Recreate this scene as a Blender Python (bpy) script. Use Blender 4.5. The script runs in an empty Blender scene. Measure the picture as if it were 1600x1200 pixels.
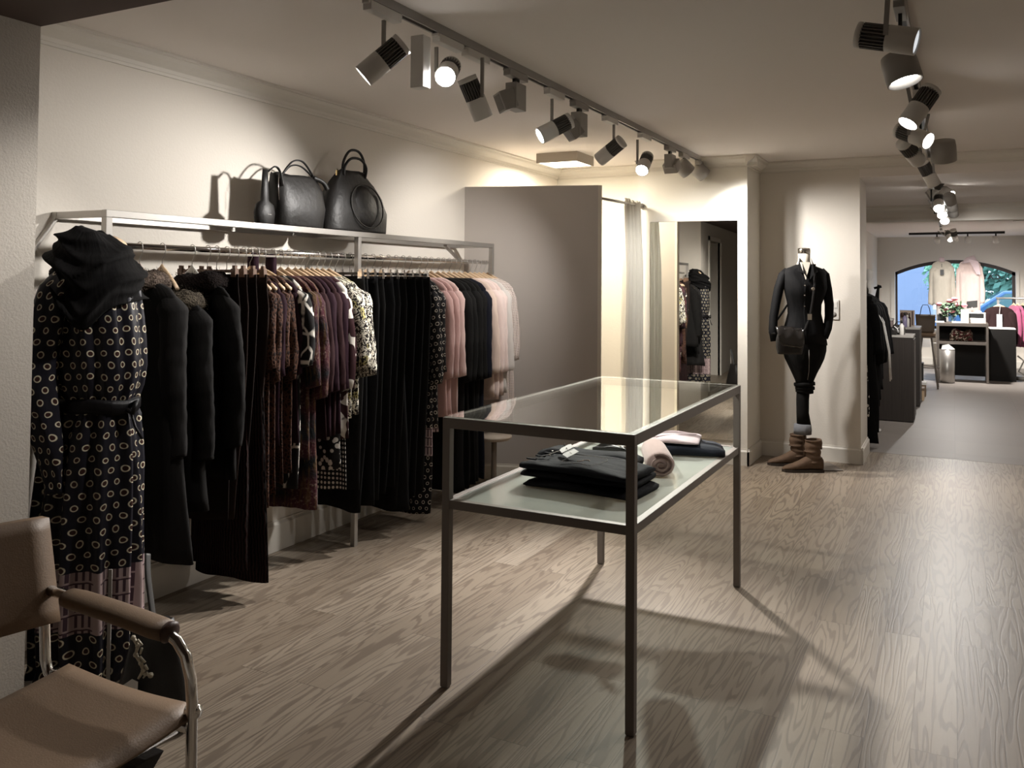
import bpy, math, random
from mathutils import Vector, Matrix, noise
R = random.Random(7)
S = bpy.context.scene
COL = S.collection
PI = math.pi

# ------------------------------------------------------------------ camera
CAM_F, CAM_CY, YAW, PITCH, ROLL, CAM_H = 1342.3, 396.8, .4749, .0315, .008, 1.4
_c, _s = math.cos(YAW), math.sin(YAW)
VW = Vector((-_s * math.cos(PITCH), _c * math.cos(PITCH), math.sin(PITCH)))
_r0 = Vector((_c, _s, 0)); _u0 = _r0.cross(VW)
VR = _r0 * math.cos(ROLL) + _u0 * math.sin(ROLL)
VU = -_r0 * math.sin(ROLL) + _u0 * math.cos(ROLL)
cd = bpy.data.cameras.new('camera'); cam = bpy.data.objects.new('camera', cd); COL.objects.link(cam)
cd.sensor_width = 36; cd.lens = CAM_F * 36 / 1600; cd.shift_y = (CAM_CY - 600) / 1600
cd.clip_start = .02; cd.clip_end = 200
mw = Matrix((VR, VU, -VW)).transposed().to_4x4(); mw.translation = (0, 0, CAM_H)
cam.matrix_world = mw
S.camera = cam

# ------------------------------------------------------------------ world, exposure
S.view_settings.view_transform = 'Standard'; S.view_settings.look = 'None'
S.view_settings.gamma = 1; S.view_settings.exposure = 1.92
wd = bpy.data.worlds.new('sky'); S.world = wd; wd.use_nodes = True
wd.node_tree.nodes['Background'].inputs[0].default_value = (.55, .66, .82, 1)
wd.node_tree.nodes['Background'].inputs[1].default_value = 1.3
S.cycles.max_bounces = 10; S.cycles.diffuse_bounces = 5; S.cycles.transparent_max_bounces = 12
S.cycles.sample_clamp_indirect = 4

def at(px, py, X=None, Y=None, Z=None):
    """a point of the photograph, at a known distance along one world axis"""
    d = VW + VR * ((px - 800) / CAM_F) + VU * ((CAM_CY - py) / CAM_F)
    t = X / d.x if X is not None else (Y / d.y if Y is not None else (Z - CAM_H) / d.z)
    return Vector((0, 0, CAM_H)) + d * t

# ------------------------------------------------------------------ mesh building
class MB:
    def __init__(s): s.v = []; s.f = []; s.uv = []; s.sm = []
    def add(s, vs, fs, uvs=None, smooth=False):
        b = len(s.v); s.v += [tuple(p) for p in vs]
        for i, f in enumerate(fs):
            s.f.append([b + k for k in f]); s.sm.append(smooth)
            s.uv.append(uvs[i] if uvs else [(vs[k][0] + vs[k][1], vs[k][2]) for k in f])
        return s
    def box(s, x0, x1, y0, y1, z0, z1):
        v = [(x, y, z) for z in (z0, z1) for y in (y0, y1) for x in (x0, x1)]
        return s.add(v, [(0,2,3,1), (4,5,7,6), (0,1,5,4), (2,6,7,3), (0,4,6,2), (1,3,7,5)])
    def obox(s, c, ax, ay, az, hx, hy, hz):
        c = Vector(c); ax = Vector(ax).normalized(); ay = Vector(ay).normalized(); az = Vector(az).normalized()
        v = [c + ax * i * hx + ay * j * hy + az * k * hz for k in (-1, 1) for j in (-1, 1) for i in (-1, 1)]
        return s.add(v, [(0,2,3,1), (4,5,7,6), (0,1,5,4), (2,6,7,3), (0,4,6,2), (1,3,7,5)])
    def bar(s, a, b, w, h=None, up=(0, 0, 1)):
        a = Vector(a); b = Vector(b); h = h or w; d = b - a
        upv = Vector(up)
        if abs(d.normalized().dot(upv)) > .99: upv = Vector((1, 0, 0))
        x = d.cross(upv).normalized(); y = x.cross(d).normalized()
        return s.obox((a + b) / 2, d, x, y, d.length / 2, w / 2, h / 2)
    def loft(s, rings, cap=True, smooth=True, closed=True, v0=None, ulen=None):
        n = len(rings[0]); vs = []; fs = []; uvs = []
        us = []
        for r in rings:
            vs += r; u = [0]
            for k in range(n): u.append(u[-1] + (Vector(r[(k + 1) % n]) - Vector(r[k])).length)
            us.append(u)
        umax = max(us, key=lambda q: q[-1])
        if ulen: umax = [ulen * k / n for k in range(n + 1)]
        vv = [0]
        for i in range(1, len(rings)):
            a = sum((Vector(p) for p in rings[i - 1]), Vector()) / n; b = sum((Vector(p) for p in rings[i]), Vector()) / n
            vv.append(vv[-1] + (a - b).length)
        if v0 == 'z': vv = [sum(p[2] for p in r) / n for r in rings]
        m = n if closed else n - 1
        for i in range(len(rings) - 1):
            for k in range(m):
                k2 = (k + 1) % n
                fs.append((i * n + k, i * n + k2, (i + 1) * n + k2, (i + 1) * n + k))
                uvs.append([(umax[k], vv[i]), (umax[k + 1], vv[i]), (umax[k + 1], vv[i + 1]), (umax[k], vv[i + 1])])
        if cap and closed:
            fs.append(tuple(range(n))[::-1]); uvs.append([(p[0], p[1]) for p in rings[0]][::-1])
            e = (len(rings) - 1) * n
            fs.append(tuple(e + k for k in range(n))); uvs.append([(p[0], p[1]) for p in rings[-1]])
        return s.add(vs, fs, uvs, smooth)
    def tube(s, path, r, n=8, cap=True, flat=1.0, closed=False, soft=False):
        P = [Vector(p) for p in path]; m = len(P)
        rr = r if isinstance(r, (list, tuple)) else [r] * m
        if soft and m > 2:      # Catmull-Rom through the given points
            Q, q = [], []
            for i in range(m - 1):
                a, b, c, d = P[max(i - 1, 0)], P[i], P[i + 1], P[min(i + 2, m - 1)]
                for j in range(6):
                    t = j / 6; Q.append(.5 * (2 * b + (c - a) * t + (2 * a - 5 * b + 4 * c - d) * t * t + (3 * b - a - 3 * c + d) * t ** 3)); q.append(rr[i] + (rr[i + 1] - rr[i]) * t)
            P = Q + [P[-1]]; rr = q + [rr[-1]]; m = len(P)
        rings = []; prev = None
        for i in range(m):
            if closed: t = P[(i + 1) % m] - P[i - 1]
            else: t = P[min(i + 1, m - 1)] - P[max(i - 1, 0)]
            t.normalize()
            if prev is None:
                a = Vector((0, 0, 1)) if abs(t.z) < .9 else Vector((1, 0, 0))
                x = t.cross(a).normalized()
            else:
                x = (prev - t * prev.dot(t)).normalized()
            prev = x; y = t.cross(x)
            rings.append([tuple(P[i] + x * math.cos(2 * PI * k / n) * rr[i] + y * math.sin(2 * PI * k / n) * rr[i] * flat) for k in range(n)])
        if closed: rings.append(rings[0])
        return s.loft(rings, cap and not closed)
    def lathe(s, prof, c=(0, 0, 0), n=24, axis=None, cap=True):
        c = Vector(c)
        if axis is None: ax, x, y = Vector((0, 0, 1)), Vector((1, 0, 0)), Vector((0, 1, 0))
        else:
            ax = Vector(axis).normalized(); a = Vector((0, 0, 1)) if abs(ax.z) < .9 else Vector((1, 0, 0))
            x = ax.cross(a).normalized(); y = ax.cross(x)
        rings = [[tuple(c + ax * h + (x * math.cos(2 * PI * k / n) + y * math.sin(2 * PI * k / n)) * r) for k in range(n)] for r, h in prof]
        return s.loft(rings, cap)
    def prism(s, poly, d):
        """polygon (3D points, planar) thickened by vector d"""
        n = len(poly); d = Vector(d); v = [tuple(p) for p in poly] + [tuple(Vector(p) + d) for p in poly]
        f = [tuple(range(n))[::-1], tuple(range(n, 2 * n))] + [(i, (i + 1) % n, n + (i + 1) % n, n + i) for i in range(n)]
        return s.add(v, f)
    def ball(s, c, r, n=12, sq=(1, 1, 1)):
        rings = []
        for i in range(1, n // 2):
            a = PI * i / (n // 2)
            rings.append([(c[0] + r * sq[0] * math.sin(a) * math.cos(2 * PI * k / n), c[1] + r * sq[1] * math.sin(a) * math.sin(2 * PI * k / n), c[2] + r * sq[2] * math.cos(a)) for k in range(n)])
        return s.loft(rings)
    def build(s, name, m, parent=None, loc=None, rz=0, bevel=0, label=None, sub=0):
        me = bpy.data.meshes.new(name); me.from_pydata(s.v, [], s.f)
        ul = me.uv_layers.new(name='UVMap'); i = 0
        for p, uv, sm in zip(me.polygons, s.uv, s.sm):
            p.use_smooth = sm
            for q in uv: ul.data[i].uv = q; i += 1
        me.validate(); me.update()
        import bmesh
        b = bmesh.new(); b.from_mesh(me); bmesh.ops.recalc_face_normals(b, faces=b.faces); b.to_mesh(me); b.free()
        me.materials.append(m)
        o = bpy.data.objects.new(name, me); COL.objects.link(o)
        if parent: o.parent = parent
        if loc is not None: o.location = loc
        if rz: o.rotation_euler[2] = rz
        if label: o['label'] = label
        if bevel:
            q = o.modifiers.new('bevel', 'BEVEL'); q.width = bevel; q.segments = 2; q.limit_method = 'ANGLE'
        if sub:
            q = o.modifiers.new('sub', 'SUBSURF'); q.levels = sub; q.render_levels = sub
        return o

def tag(o, label, cat, group=None, kind=None):
    o['label'] = label; o['category'] = cat
    if group: o['group'] = group
    if kind: o['kind'] = kind
    return o
def thing(name, label, cat, loc=(0, 0, 0), rz=0, group=None):
    o = bpy.data.objects.new(name, None); COL.objects.link(o); o.location = loc; o.rotation_euler = (0, 0, rz)
    o.empty_display_size = .05
    return tag(o, label, cat, group)
def struct(name, mb, m, **k):
    o = mb.build(name, m, **k)
    if not k.get('parent'): o['kind'] = 'structure'
    return o
def kids(o): return [c for c in bpy.data.objects if c.parent == o]
def copy_tree(o, parent=None):
    c = o.copy(); COL.objects.link(c)
    if parent: c.parent = parent
    for k in kids(o): copy_tree(k, c)
    return c

# ------------------------------------------------------------------ materials
def new_mat(name):
    m = bpy.data.materials.new(name); m.use_nodes = True
    t = m.node_tree; return m, t, t.nodes['Principled BSDF']
class NT:
    def __init__(s, t): s.t = t
    def n(s, ty, **k):
        q = s.t.nodes.new(ty)
        for a, b in k.items(): setattr(q, a, b)
        return q
    def put(s, sock, v):
        if isinstance(v, bpy.types.NodeSocket): s.t.links.new(v, sock)
        elif v is not None: sock.default_value = v
    def m(s, op, a, b=None, c=None):
        q = s.n('ShaderNodeMath', operation=op); s.put(q.inputs[0], a); s.put(q.inputs[1], b)
        if c is not None: s.put(q.inputs[2], c)
        return q.outputs[0]
    def mix(s, f, a, b, bt='MIX'):
        q = s.n('ShaderNodeMix', data_type='RGBA', blend_type=bt)
        s.put(q.inputs[0], f); s.put(q.inputs[6], col(a)); s.put(q.inputs[7], col(b)); return q.outputs[2]
    def uv(s, kind='UV'): return s.n('ShaderNodeTexCoord').outputs[kind]
    def sep(s, v): q = s.n('ShaderNodeSeparateXYZ'); s.put(q.inputs[0], v); return q.outputs
    def comb(s, x, y, z=0.0):
        q = s.n('ShaderNodeCombineXYZ'); s.put(q.inputs[0], x); s.put(q.inputs[1], y); s.put(q.inputs[2], z); return q.outputs[0]
    def noise(s, v, sc, det=3, dist=0, rough=.5):
        q = s.n('ShaderNodeTexNoise'); s.put(q.inputs['Vector'], v); q.inputs['Scale'].default_value = sc
        q.inputs['Detail'].default_value = det; q.inputs['Distortion'].default_value = dist; q.inputs['Roughness'].default_value = rough
        return q.outputs[0]
    def vor(s, v, sc, feat='F1', rnd=1):
        q = s.n('ShaderNodeTexVoronoi', feature=feat); s.put(q.inputs['Vector'], v); q.inputs['Scale'].default_value = sc
        q.inputs['Randomness'].default_value = rnd
        return q.outputs
    def step(s, v, a, b):
        q = s.n('ShaderNodeMapRange', interpolation_type='SMOOTHSTEP'); s.put(q.inputs[0], v)
        q.inputs[1].default_value = a; q.inputs[2].default_value = b; return q.outputs[0]
    def bump(s, h, st, bs, dist=.01):
        q = s.n('ShaderNodeBump'); q.inputs['Strength'].default_value = st; q.inputs['Distance'].default_value = dist
        s.put(q.inputs['Height'], h); s.t.links.new(q.outputs[0], bs.inputs['Normal'])
def col(c):
    if isinstance(c, bpy.types.NodeSocket) or c is None: return c
    return (c[0], c[1], c[2], 1)
def plain(name, c, rough=.5, metal=0, bump=0, bscale=60, var=0, spec=.5, coat=0, sheen=0):
    m, t, b = new_mat(name); n = NT(t)
    b.inputs['Base Color'].default_value = col(c); b.inputs['Roughness'].default_value = rough
    b.inputs['Metallic'].default_value = metal; b.inputs['Specular IOR Level'].default_value = spec
    b.inputs['Coat Weight'].default_value = coat; b.inputs['Sheen Weight'].default_value = sheen
    if var or bump:
        co = n.uv('Object')
        if var:
            q = n.noise(co, bscale * .3, 4)
            t.links.new(n.mix(q, [x * (1 - var) for x in c], [min(1, x * (1 + var)) for x in c]), b.inputs['Base Color'])
        if bump: n.bump(n.noise(co, bscale, 4), bump, b, .004)
    return m
def fabric(name, c, rough=.9, sheen=.0, fold=.35, weave=700, var=.12):
    m, t, b = new_mat(name); n = NT(t); uv = n.uv('UV')
    dk = max(c) < .06
    b.inputs['Roughness'].default_value = rough; b.inputs['Sheen Weight'].default_value = 0 if dk else sheen; b.inputs['Specular IOR Level'].default_value = .12 if dk else .25
    if dk: c = [x * .62 for x in c]
    s = n.sep(uv); st = n.comb(n.m('MULTIPLY', s[0], 3.0), s[1])
    f = n.noise(st, 9, 3)
    t.links.new(n.mix(f, [x * (1 - var) for x in c], [x * (1 + var) for x in c]), b.inputs['Base Color'])
    h = n.m('ADD', n.m('MULTIPLY', f, fold), n.m('MULTIPLY', n.noise(uv, weave, 1), .05))
    n.bump(h, .6, b, .02)
    return m
def pattern(name, fn, rough=.8, sheen=.1, bump=True):
    """fn(n, u, v, uv) -> (colour socket, optional height)"""
    m, t, b = new_mat(name); n = NT(t); uv = n.uv('UV'); s = n.sep(uv)
    c, h = fn(n, s[0], s[1], uv)
    t.links.new(c, b.inputs['Base Color']); b.inputs['Roughness'].default_value = rough
    b.inputs['Sheen Weight'].default_value = 0; b.inputs['Specular IOR Level'].default_value = .15
    if h is not None: n.bump(h, .6, b, .01)
    return m
def rings_fn(pitch, base, ring, core, band=None, jit=.12):
    def fn(n, u, v, uv):
        nz = n.m('MULTIPLY', n.m('SUBTRACT', n.noise(uv, 9, 1), .5), jit * 3)
        n2 = n.m('MULTIPLY', n.m('SUBTRACT', n.noise(uv, 13, 1), .5), jit * 4)
        a = n.m('ADD', n.m('DIVIDE', u, pitch), nz); b = n.m('ADD', n.m('DIVIDE', v, pitch * .87), n2)
        row = n.m('FLOOR', b); a = n.m('ADD', a, n.m('MULTIPLY', n.m('MODULO', n.m('ADD', row, 1000), 2), .5))
        fx = n.m('SUBTRACT', n.m('FRACT', a), .5); fy = n.m('MULTIPLY', n.m('SUBTRACT', n.m('FRACT', b), .5), .87)
        r = n.m('SQRT', n.m('ADD', n.m('MULTIPLY', fx, fx), n.m('MULTIPLY', fy, fy)))
        inner = n.m('SUBTRACT', 1, n.step(r, .15, .19)); outer = n.m('SUBTRACT', 1, n.step(r, .22, .27))
        c = n.mix(outer, base, ring); c = n.mix(inner, c, core)
        if band:
            z0, z1, bc, bd = band
            inb = n.m('MULTIPLY', n.m('GREATER_THAN', v, z0), n.m('LESS_THAN', v, z1))
            gx = n.m('FRACT', n.m('DIVIDE', u, .022)); gy = n.m('FRACT', n.m('DIVIDE', v, .052))
            ln = n.m('MAXIMUM', n.m('MULTIPLY', n.m('LESS_THAN', gx, .38), n.m('GREATER_THAN', gy, .22)), n.m('LESS_THAN', gy, .10))
            gap = n.m('LESS_THAN', n.m('FRACT', n.m('DIVIDE', u, .17)), .12)
            ln = n.m('MULTIPLY', ln, n.m('SUBTRACT', 1, gap))
            c = n.mix(inb, c, n.mix(ln, bc, bd))
        return c, n.noise(n.comb(n.m('MULTIPLY', u, 3), v), 8, 2)
    return fn

M = {}
M['wall'] = plain('wall_plaster', (.70, .655, .59), .9, bump=.25, bscale=90, spec=.2)
M['wall_warm'] = plain('cream_plaster', (.76, .73, .66), .9, bump=.2, bscale=90, spec=.2)
M['wall_rough'] = plain('rough_plaster', (.50, .46, .41), .95, bump=.6, bscale=130, spec=.2)
M['ceiling'] = plain('ceiling_paint', (.76, .71, .67), .9, bump=.08, bscale=30, spec=.2)
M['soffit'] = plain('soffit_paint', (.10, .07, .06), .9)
M['trim'] = plain('trim_paint', (.68, .645, .585), .5, spec=.4)
M['panel'] = plain('partition_laminate', (.47, .43, .395), .55, spec=.35)
M['panel_edge'] = plain('partition_edge', (.62, .58, .50), .6)
M['steel'] = plain('brushed_steel', (.42, .40, .375), .36, .8, bump=.05, bscale=200)
M['bronze'] = plain('dark_grey_metal', (.185, .160, .140), .58, .3, bump=.03, bscale=200)
M['chrome'] = plain('chrome', (.8, .78, .76), .12, 1)
M['black_metal'] = plain('black_metal', (.02, .019, .018), .4, .5)
M['white_paint'] = plain('white_enamel', (.62, .60, .57), .45)
M['grey_paint'] = plain('grey_enamel', (.30, .285, .265), .5)
M['track_paint'] = plain('track_aluminium', (.33, .315, .30), .45, .4)
M['fin'] = plain('dark_fins', (.15, .14, .13), .5, .3)
M['wood_hanger'] = plain('pale_beech', (.55, .40, .26), .5, var=.15, bscale=30)
M['wood_dark'] = plain('brown_hanger_wood', (.16, .09, .055), .5, var=.2, bscale=30)
M['paper'] = plain('white_card', (.8, .79, .77), .8)
M['print_grey'] = plain('grey_print', (.35, .33, .32), .8)
M['tan'] = plain('tan_leather', (.20, .132, .082), .55, bump=.15, bscale=250, var=.08)
M['tan_dark'] = plain('dark_brown_leather', (.055, .025, .018), .5)
M['black_leather'] = plain('black_leather', (.016, .014, .013), .38, bump=.25, bscale=160)
M['gloss_leather'] = plain('glossy_dark_leather', (.014, .012, .011), .24, bump=.3, bscale=40, coat=.5)
M['brown_suede'] = plain('brown_suede', (.105, .062, .036), .85, bump=.5, bscale=90, var=.3)
M['sole'] = plain('dark_sole', (.03, .02, .014), .7)
M['skin_dummy'] = plain('cream_jersey', (.74, .68, .58), .8)
M['gold'] = plain('gold_metal', (.75, .56, .28), .25, 1)
M['plastic_white'] = plain('white_plastic', (.68, .66, .62), .4)
M['plastic_black'] = plain('black_plastic', (.015, .015, .015), .4)
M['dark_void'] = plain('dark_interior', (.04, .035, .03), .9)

def emit(name, c, st):
    m, t, b = new_mat(name); b.inputs['Base Color'].default_value = col(c)
    b.inputs['Emission Color'].default_value = col(c); b.inputs['Emission Strength'].default_value = st; return m
M['lens_on'] = emit('lit_lens', (1, .97, .93), 14)
M['lens_dim'] = emit('lens_seen_from_side', (.85, .9, .95), .20)
M['diffuser'] = emit('warm_diffuser', (1, .86, .62), 2.6)

def glassmat(name, tint, rough=0, refl=1.0, ior=1.5):
    m, t, b = new_mat(name); n = NT(t); t.nodes.remove(b); out = t.nodes['Material Output']
    tr = n.n('ShaderNodeBsdfTransparent'); tr.inputs[0].default_value = col(tint)
    gl = n.n('ShaderNodeBsdfGlossy'); gl.inputs['Roughness'].default_value = rough; gl.inputs[0].default_value = (refl, refl, refl, 1)
    fr = n.n('ShaderNodeFresnel'); ge = n.n('ShaderNodeNewGeometry')
    t.links.new(n.m('SUBTRACT', ior, n.m('MULTIPLY', ge.outputs['Backfacing'], ior - 1 / ior)), fr.inputs[0])
    mx = n.n('ShaderNodeMixShader'); t.links.new(fr.outputs[0], mx.inputs[0]); t.links.new(tr.outputs[0], mx.inputs[1]); t.links.new(gl.outputs[0], mx.inputs[2])
    t.links.new(mx.outputs[0], out.inputs[0]); return m
M['glass'] = glassmat('clear_glass', (.90, .92, .90))
M['window_glass'] = glassmat('window_glass', (.93, .96, .98))
def frosted():
    m, t, b = new_mat('pale_green_frosted_glass'); n = NT(t); out = t.nodes['Material Output']
    b.inputs['Base Color'].default_value = (.74, .78, .72, 1); b.inputs['Roughness'].default_value = .06; b.inputs['Specular IOR Level'].default_value = .6  # pale base partly stands in for the bright wall's reflection
    tr = n.n('ShaderNodeBsdfTransparent'); tr.inputs[0].default_value = (.90, .91, .88, 1)
    mx = n.n('ShaderNodeMixShader'); mx.inputs[0].default_value = .52
    t.links.new(tr.outputs[0], mx.inputs[1]); t.links.new(b.outputs[0], mx.inputs[2]); t.links.new(mx.outputs[0], out.inputs[0]); return m
M['frosted'] = frosted()
m, t, b = new_mat('mirror_glass'); b.inputs['Base Color'].default_value = (.80, .80, .76, 1); b.inputs['Metallic'].default_value = 1; b.inputs['Roughness'].default_value = .01; M['mirror'] = m

def floor_mat():
    m, t, b = new_mat('oak_boards'); n = NT(t); p = n.sep(n.uv('Object'))
    br = n.n('ShaderNodeTexBrick'); br.offset = .37; br.offset_frequency = 2
    t.links.new(n.comb(p[1], p[0]), br.inputs['Vector'])
    for k, v in (('Scale', 1), ('Mortar Size', .0011), ('Mortar Smooth', .1), ('Bias', 0), ('Brick Width', 1.45), ('Row Height', .128)): br.inputs[k].default_value = v
    br.inputs['Color1'].default_value = (0, 0, 0, 1); br.inputs['Color2'].default_value = (1, 1, 1, 1); br.inputs['Mortar'].default_value = (.5, .5, .5, 1)
    rnd = n.sep(br.outputs['Color'])[0]
    off = n.m('MULTIPLY', rnd, 37.0)
    v = n.comb(n.m('MULTIPLY', p[0], 1.0), n.m('ADD', n.m('MULTIPLY', p[1], .085), off), off)
    # cathedral grain: contour lines of a smooth field stretched along the board
    fld = n.noise(v, 8.5, 2.5, .25)
    lines = n.m('SINE', n.m('MULTIPLY', fld, 105.0))
    fine = n.noise(n.comb(n.m('MULTIPLY', p[0], 90), n.m('ADD', n.m('MULTIPLY', p[1], 2.2), off), off), 2.0, 3)
    g = n.step(n.m('ADD', lines, n.m('MULTIPLY', fine, .9)), .45, 1.3)
    c = n.mix(rnd, (.222, .176, .130), (.305, .252, .194))
    c = n.mix(n.m('MULTIPLY', g, .55), c, (.105, .075, .055))
    c = n.mix(n.m('MULTIPLY', n.step(fine, .5, .8), .35), c, (.13, .10, .078))
    light = n.m('MULTIPLY', n.m('GREATER_THAN', rnd, .94), .2)
    c = n.mix(light, c, (.45, .40, .33))
    c = n.mix(n.m('MULTIPLY', br.outputs['Fac'], .65), c, (.05, .035, .025))
    t.links.new(c, b.inputs['Base Color'])
    b.inputs['Roughness'].default_value = .42; b.inputs['Specular IOR Level'].default_value = .4
    n.bump(n.m('ADD', n.m('MULTIPLY', g, -.25), n.m('MULTIPLY', br.outputs['Fac'], -1)), .25, b, .002)
    return m
M['floor'] = floor_mat()
def tile_mat():
    m, t, b = new_mat('grey_floor_tiles'); n = NT(t); p = n.sep(n.uv('Object'))
    br = n.n('ShaderNodeTexBrick'); br.offset = 0
    t.links.new(n.comb(p[0], p[1]), br.inputs['Vector'])
    for k, v in (('Scale', 1), ('Mortar Size', .003), ('Brick Width', .62), ('Row Height', .62), ('Bias', 0)): br.inputs[k].default_value = v
    br.inputs['Color1'].default_value = (.195, .170, .152, 1); br.inputs['Color2'].default_value = (.210, .185, .165, 1); br.inputs['Mortar'].default_value = (.17, .15, .135, 1)
    c = n.mix(n.m('MULTIPLY', n.noise(n.uv('Object'), 3, 4), .3), br.outputs['Color'], (.17, .15, .13))
    t.links.new(c, b.inputs['Base Color']); b.inputs['Roughness'].default_value = .5; return m
M['tiles'] = tile_mat()
# ================================================================== the rooms
struct('floor', MB().box(-4.8, 2.4, -2.7, 7.79, -.1, 0), M['floor'])
struct('floor', MB().box(-1.6, 2.4, 7.79, 17.0, -.1, .001), M['tiles'])
CZ = 2.385
struct('ceiling', MB().box(-3.4, 2.4, 1.81, 7.25, CZ, CZ + .1), M['ceiling'])
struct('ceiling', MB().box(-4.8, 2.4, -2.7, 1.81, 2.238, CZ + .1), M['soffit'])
struct('ceiling', MB().box(-1.6, 2.4, 7.222, 10.02, 2.235, CZ + .1), M['ceiling'])
struct('ceiling', MB().box(-1.6, 2.4, 10.3, 17.0, 2.235, CZ + .1), M['ceiling'])
struct('wall_crossbeam', MB().box(-1.35, 2.2, 10.02, 10.3, 2.07, CZ), M['wall'])
struct('wall_left', MB().box(-3.3, -3.126, 1.81, 7.0, 0, CZ), M['wall'])
struct('wall_left_front', MB().box(-3.35, -2.71, 1.20, 1.81, 0, 2.238).box(-3.35, -2.71, .29, 1.20, 2.0, 2.238).box(-3.35, -2.71, -2.6, .29, 0, 2.238), M['wall_rough'])
struct('trim_1', MB().box(-2.74, -2.69, 1.20, 1.26, 0, 2.06).box(-2.74, -2.69, .23, .29, 0, 2.06).box(-2.74, -2.69, .23, 1.26, 2.0, 2.06), M['trim'])
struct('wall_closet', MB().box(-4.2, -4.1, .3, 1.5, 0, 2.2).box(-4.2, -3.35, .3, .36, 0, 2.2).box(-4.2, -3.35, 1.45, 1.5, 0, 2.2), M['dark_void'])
struct('wall_back', MB().box(-3.3, -2.3, 6.95, 7.1, 0, CZ), M['wall_warm'])
struct('wall_mirror_side', MB().box(-2.3, -1.4157, 6.727, 7.3, 0, CZ), M['wall_warm'])
struct('wall_alcove', MB().box(-1.45, -.65, 7.22, 7.77, 0, CZ), M['wall'])
struct('wall_right', MB().box(2.2, 2.35, -2.7, 15.2, 0, CZ), M['wall'])
struct('wall_rear', MB().box(-4.8, 2.35, -2.75, -2.6, 0, CZ), M['wall'])
struct('wall_middle_left', MB().box(-1.45, -1.22, 7.77, 16.8, 0, 2.3), M['wall'])
struct('wall_far_right', MB().box(1.06, 2.35, 15.2, 16.8, 0, 2.3), M['wall'])
# partition of the changing room, set at a slight angle
PA, PB = Vector((-3.126, 5.33, 0)), Vector((-2.206, 5.60, 0))
pd = (PB - PA).normalized(); pn = Vector((-pd.y, pd.x, 0))
struct('wall_partition', MB().obox((PA + PB) / 2 + pn * .02 + Vector((0, 0, 1.0375)), pd, pn, (0, 0, 1), (PB - PA).length / 2, .02, 1.0375), M['panel'])
struct('trim_2', MB().obox(PB + pn * .02 + pd * .012 + Vector((0, 0, 1.0375)), pd, pn, (0, 0, 1), .012, .021, 1.0375), M['panel_edge'])

def crown(name, a, b, nrm, z=CZ, s=.085):
    a = Vector(a); b = Vector(b); nv = Vector(nrm)
    prof = [(0, 0), (s, 0), (s, -.012), (s * .85, -.014), (s * .75, -.03), (s * .5, -.045), (s * .25, -.055), (s * .18, -.07), (.012, -.072), (.012, -s), (0, -s)]
    rings = [[tuple(p + nv * u + Vector((0, 0, z + w))) for u, w in prof] for p in (a, b)]
    struct(name, MB().loft(rings, smooth=False), M['trim'])
crown('trim_3', (-3.126, 1.81, 0), (-3.126, 6.95, 0), (1, 0, 0))
crown('trim_4', (-3.126, 6.95, 0), (-2.3, 6.95, 0), (0, -1, 0))
crown('trim_5', (-2.3, 6.727, 0), (-1.333, 6.727, 0), (0, -1, 0))
crown('trim_6', (-1.4157, 6.645, 0), (-1.4157, 7.22, 0), (1, 0, 0))
crown('trim_7', (-1.4157, 7.222, 0), (2.2, 7.222, 0), (0, -1, 0))
crown('trim_8', (-1.22, 10.018, 0), (2.2, 10.018, 0), (0, -1, 0), z=2.235, s=.03)
struct('trim_9', MB().box(-1.22, 2.2, 9.995, 10.018, 2.062, 2.082), M['trim'])
def base(name, a, b, nrm, h=.125, t=.018, m='trim'):
    a = Vector(a); b = Vector(b); nv = Vector(nrm)
    prof = [(0, 0), (t, 0), (t, h - .02), (t * .4, h - .008), (t * .4, h), (0, h)]
    rings = [[tuple(p + nv * u + Vector((0, 0, w))) for u, w in prof] for p in (a, b)]
    struct(name, MB().loft(rings, smooth=False), M[m])
base('baseboard_left', (-3.126, 1.81, 0), (-3.126, 5.33, 0), (1, 0, 0), h=.155)
base('baseboard_changing_room', (-3.126, 5.37, 0), (-3.126, 6.95, 0), (1, 0, 0))
base('baseboard_partition', PA, PB, -pn, h=.11, t=.012, m='panel_edge')
base('baseboard_mirror', (-2.3, 6.727, 0), (-1.398, 6.727, 0), (0, -1, 0))
base('baseboard_alcove_side', (-1.4157, 6.709, 0), (-1.4157, 7.22, 0), (1, 0, 0))
base('baseboard_alcove', (-1.4157, 7.22, 0), (-.632, 7.22, 0), (0, -1, 0))
base('baseboard_opening', (-.65, 7.202, 0), (-.65, 7.77, 0), (1, 0, 0))
base('baseboard_far', (-1.22, 16.8, 0), (1.06, 16.8, 0), (0, -1, 0))

# far wall with the arched shop window
WX0, WX1, WZ0, WS, WT, WY = -.935, .935, .62, 1.615, 1.83, 16.8
def arch(x, x0, x1, zs, zt):
    w = (x1 - x0) / 2; h = zt - zs; r = (w * w + h * h) / (2 * h); c = zt - r
    return c + math.sqrt(max(0, r * r - (x - (x0 + x1) / 2) ** 2))
fw = MB().box(-1.3, WX0, WY, WY + .25, 0, 2.3).box(WX1, 1.2, WY, WY + .25, 0, 2.3).box(WX0, WX1, WY, WY + .25, 0, WZ0)
N = 24
for i in range(N):
    xa = WX0 + (WX1 - WX0) * i / N; xb = WX0 + (WX1 - WX0) * (i + 1) / N
    za, zb = arch(xa, WX0, WX1, WS, WT), arch(xb, WX0, WX1, WS, WT)
    fw.prism([(xa, WY, za), (xb, WY, zb), (xb, WY, 2.3), (xa, WY, 2.3)], (0, .25, 0))
struct('wall_far', fw, M['wall'])
win = thing('window_1', '', '', (0, WY + .12, 0)); del win['label']; del win['category']; win['kind'] = 'structure'
fr = MB()
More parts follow.
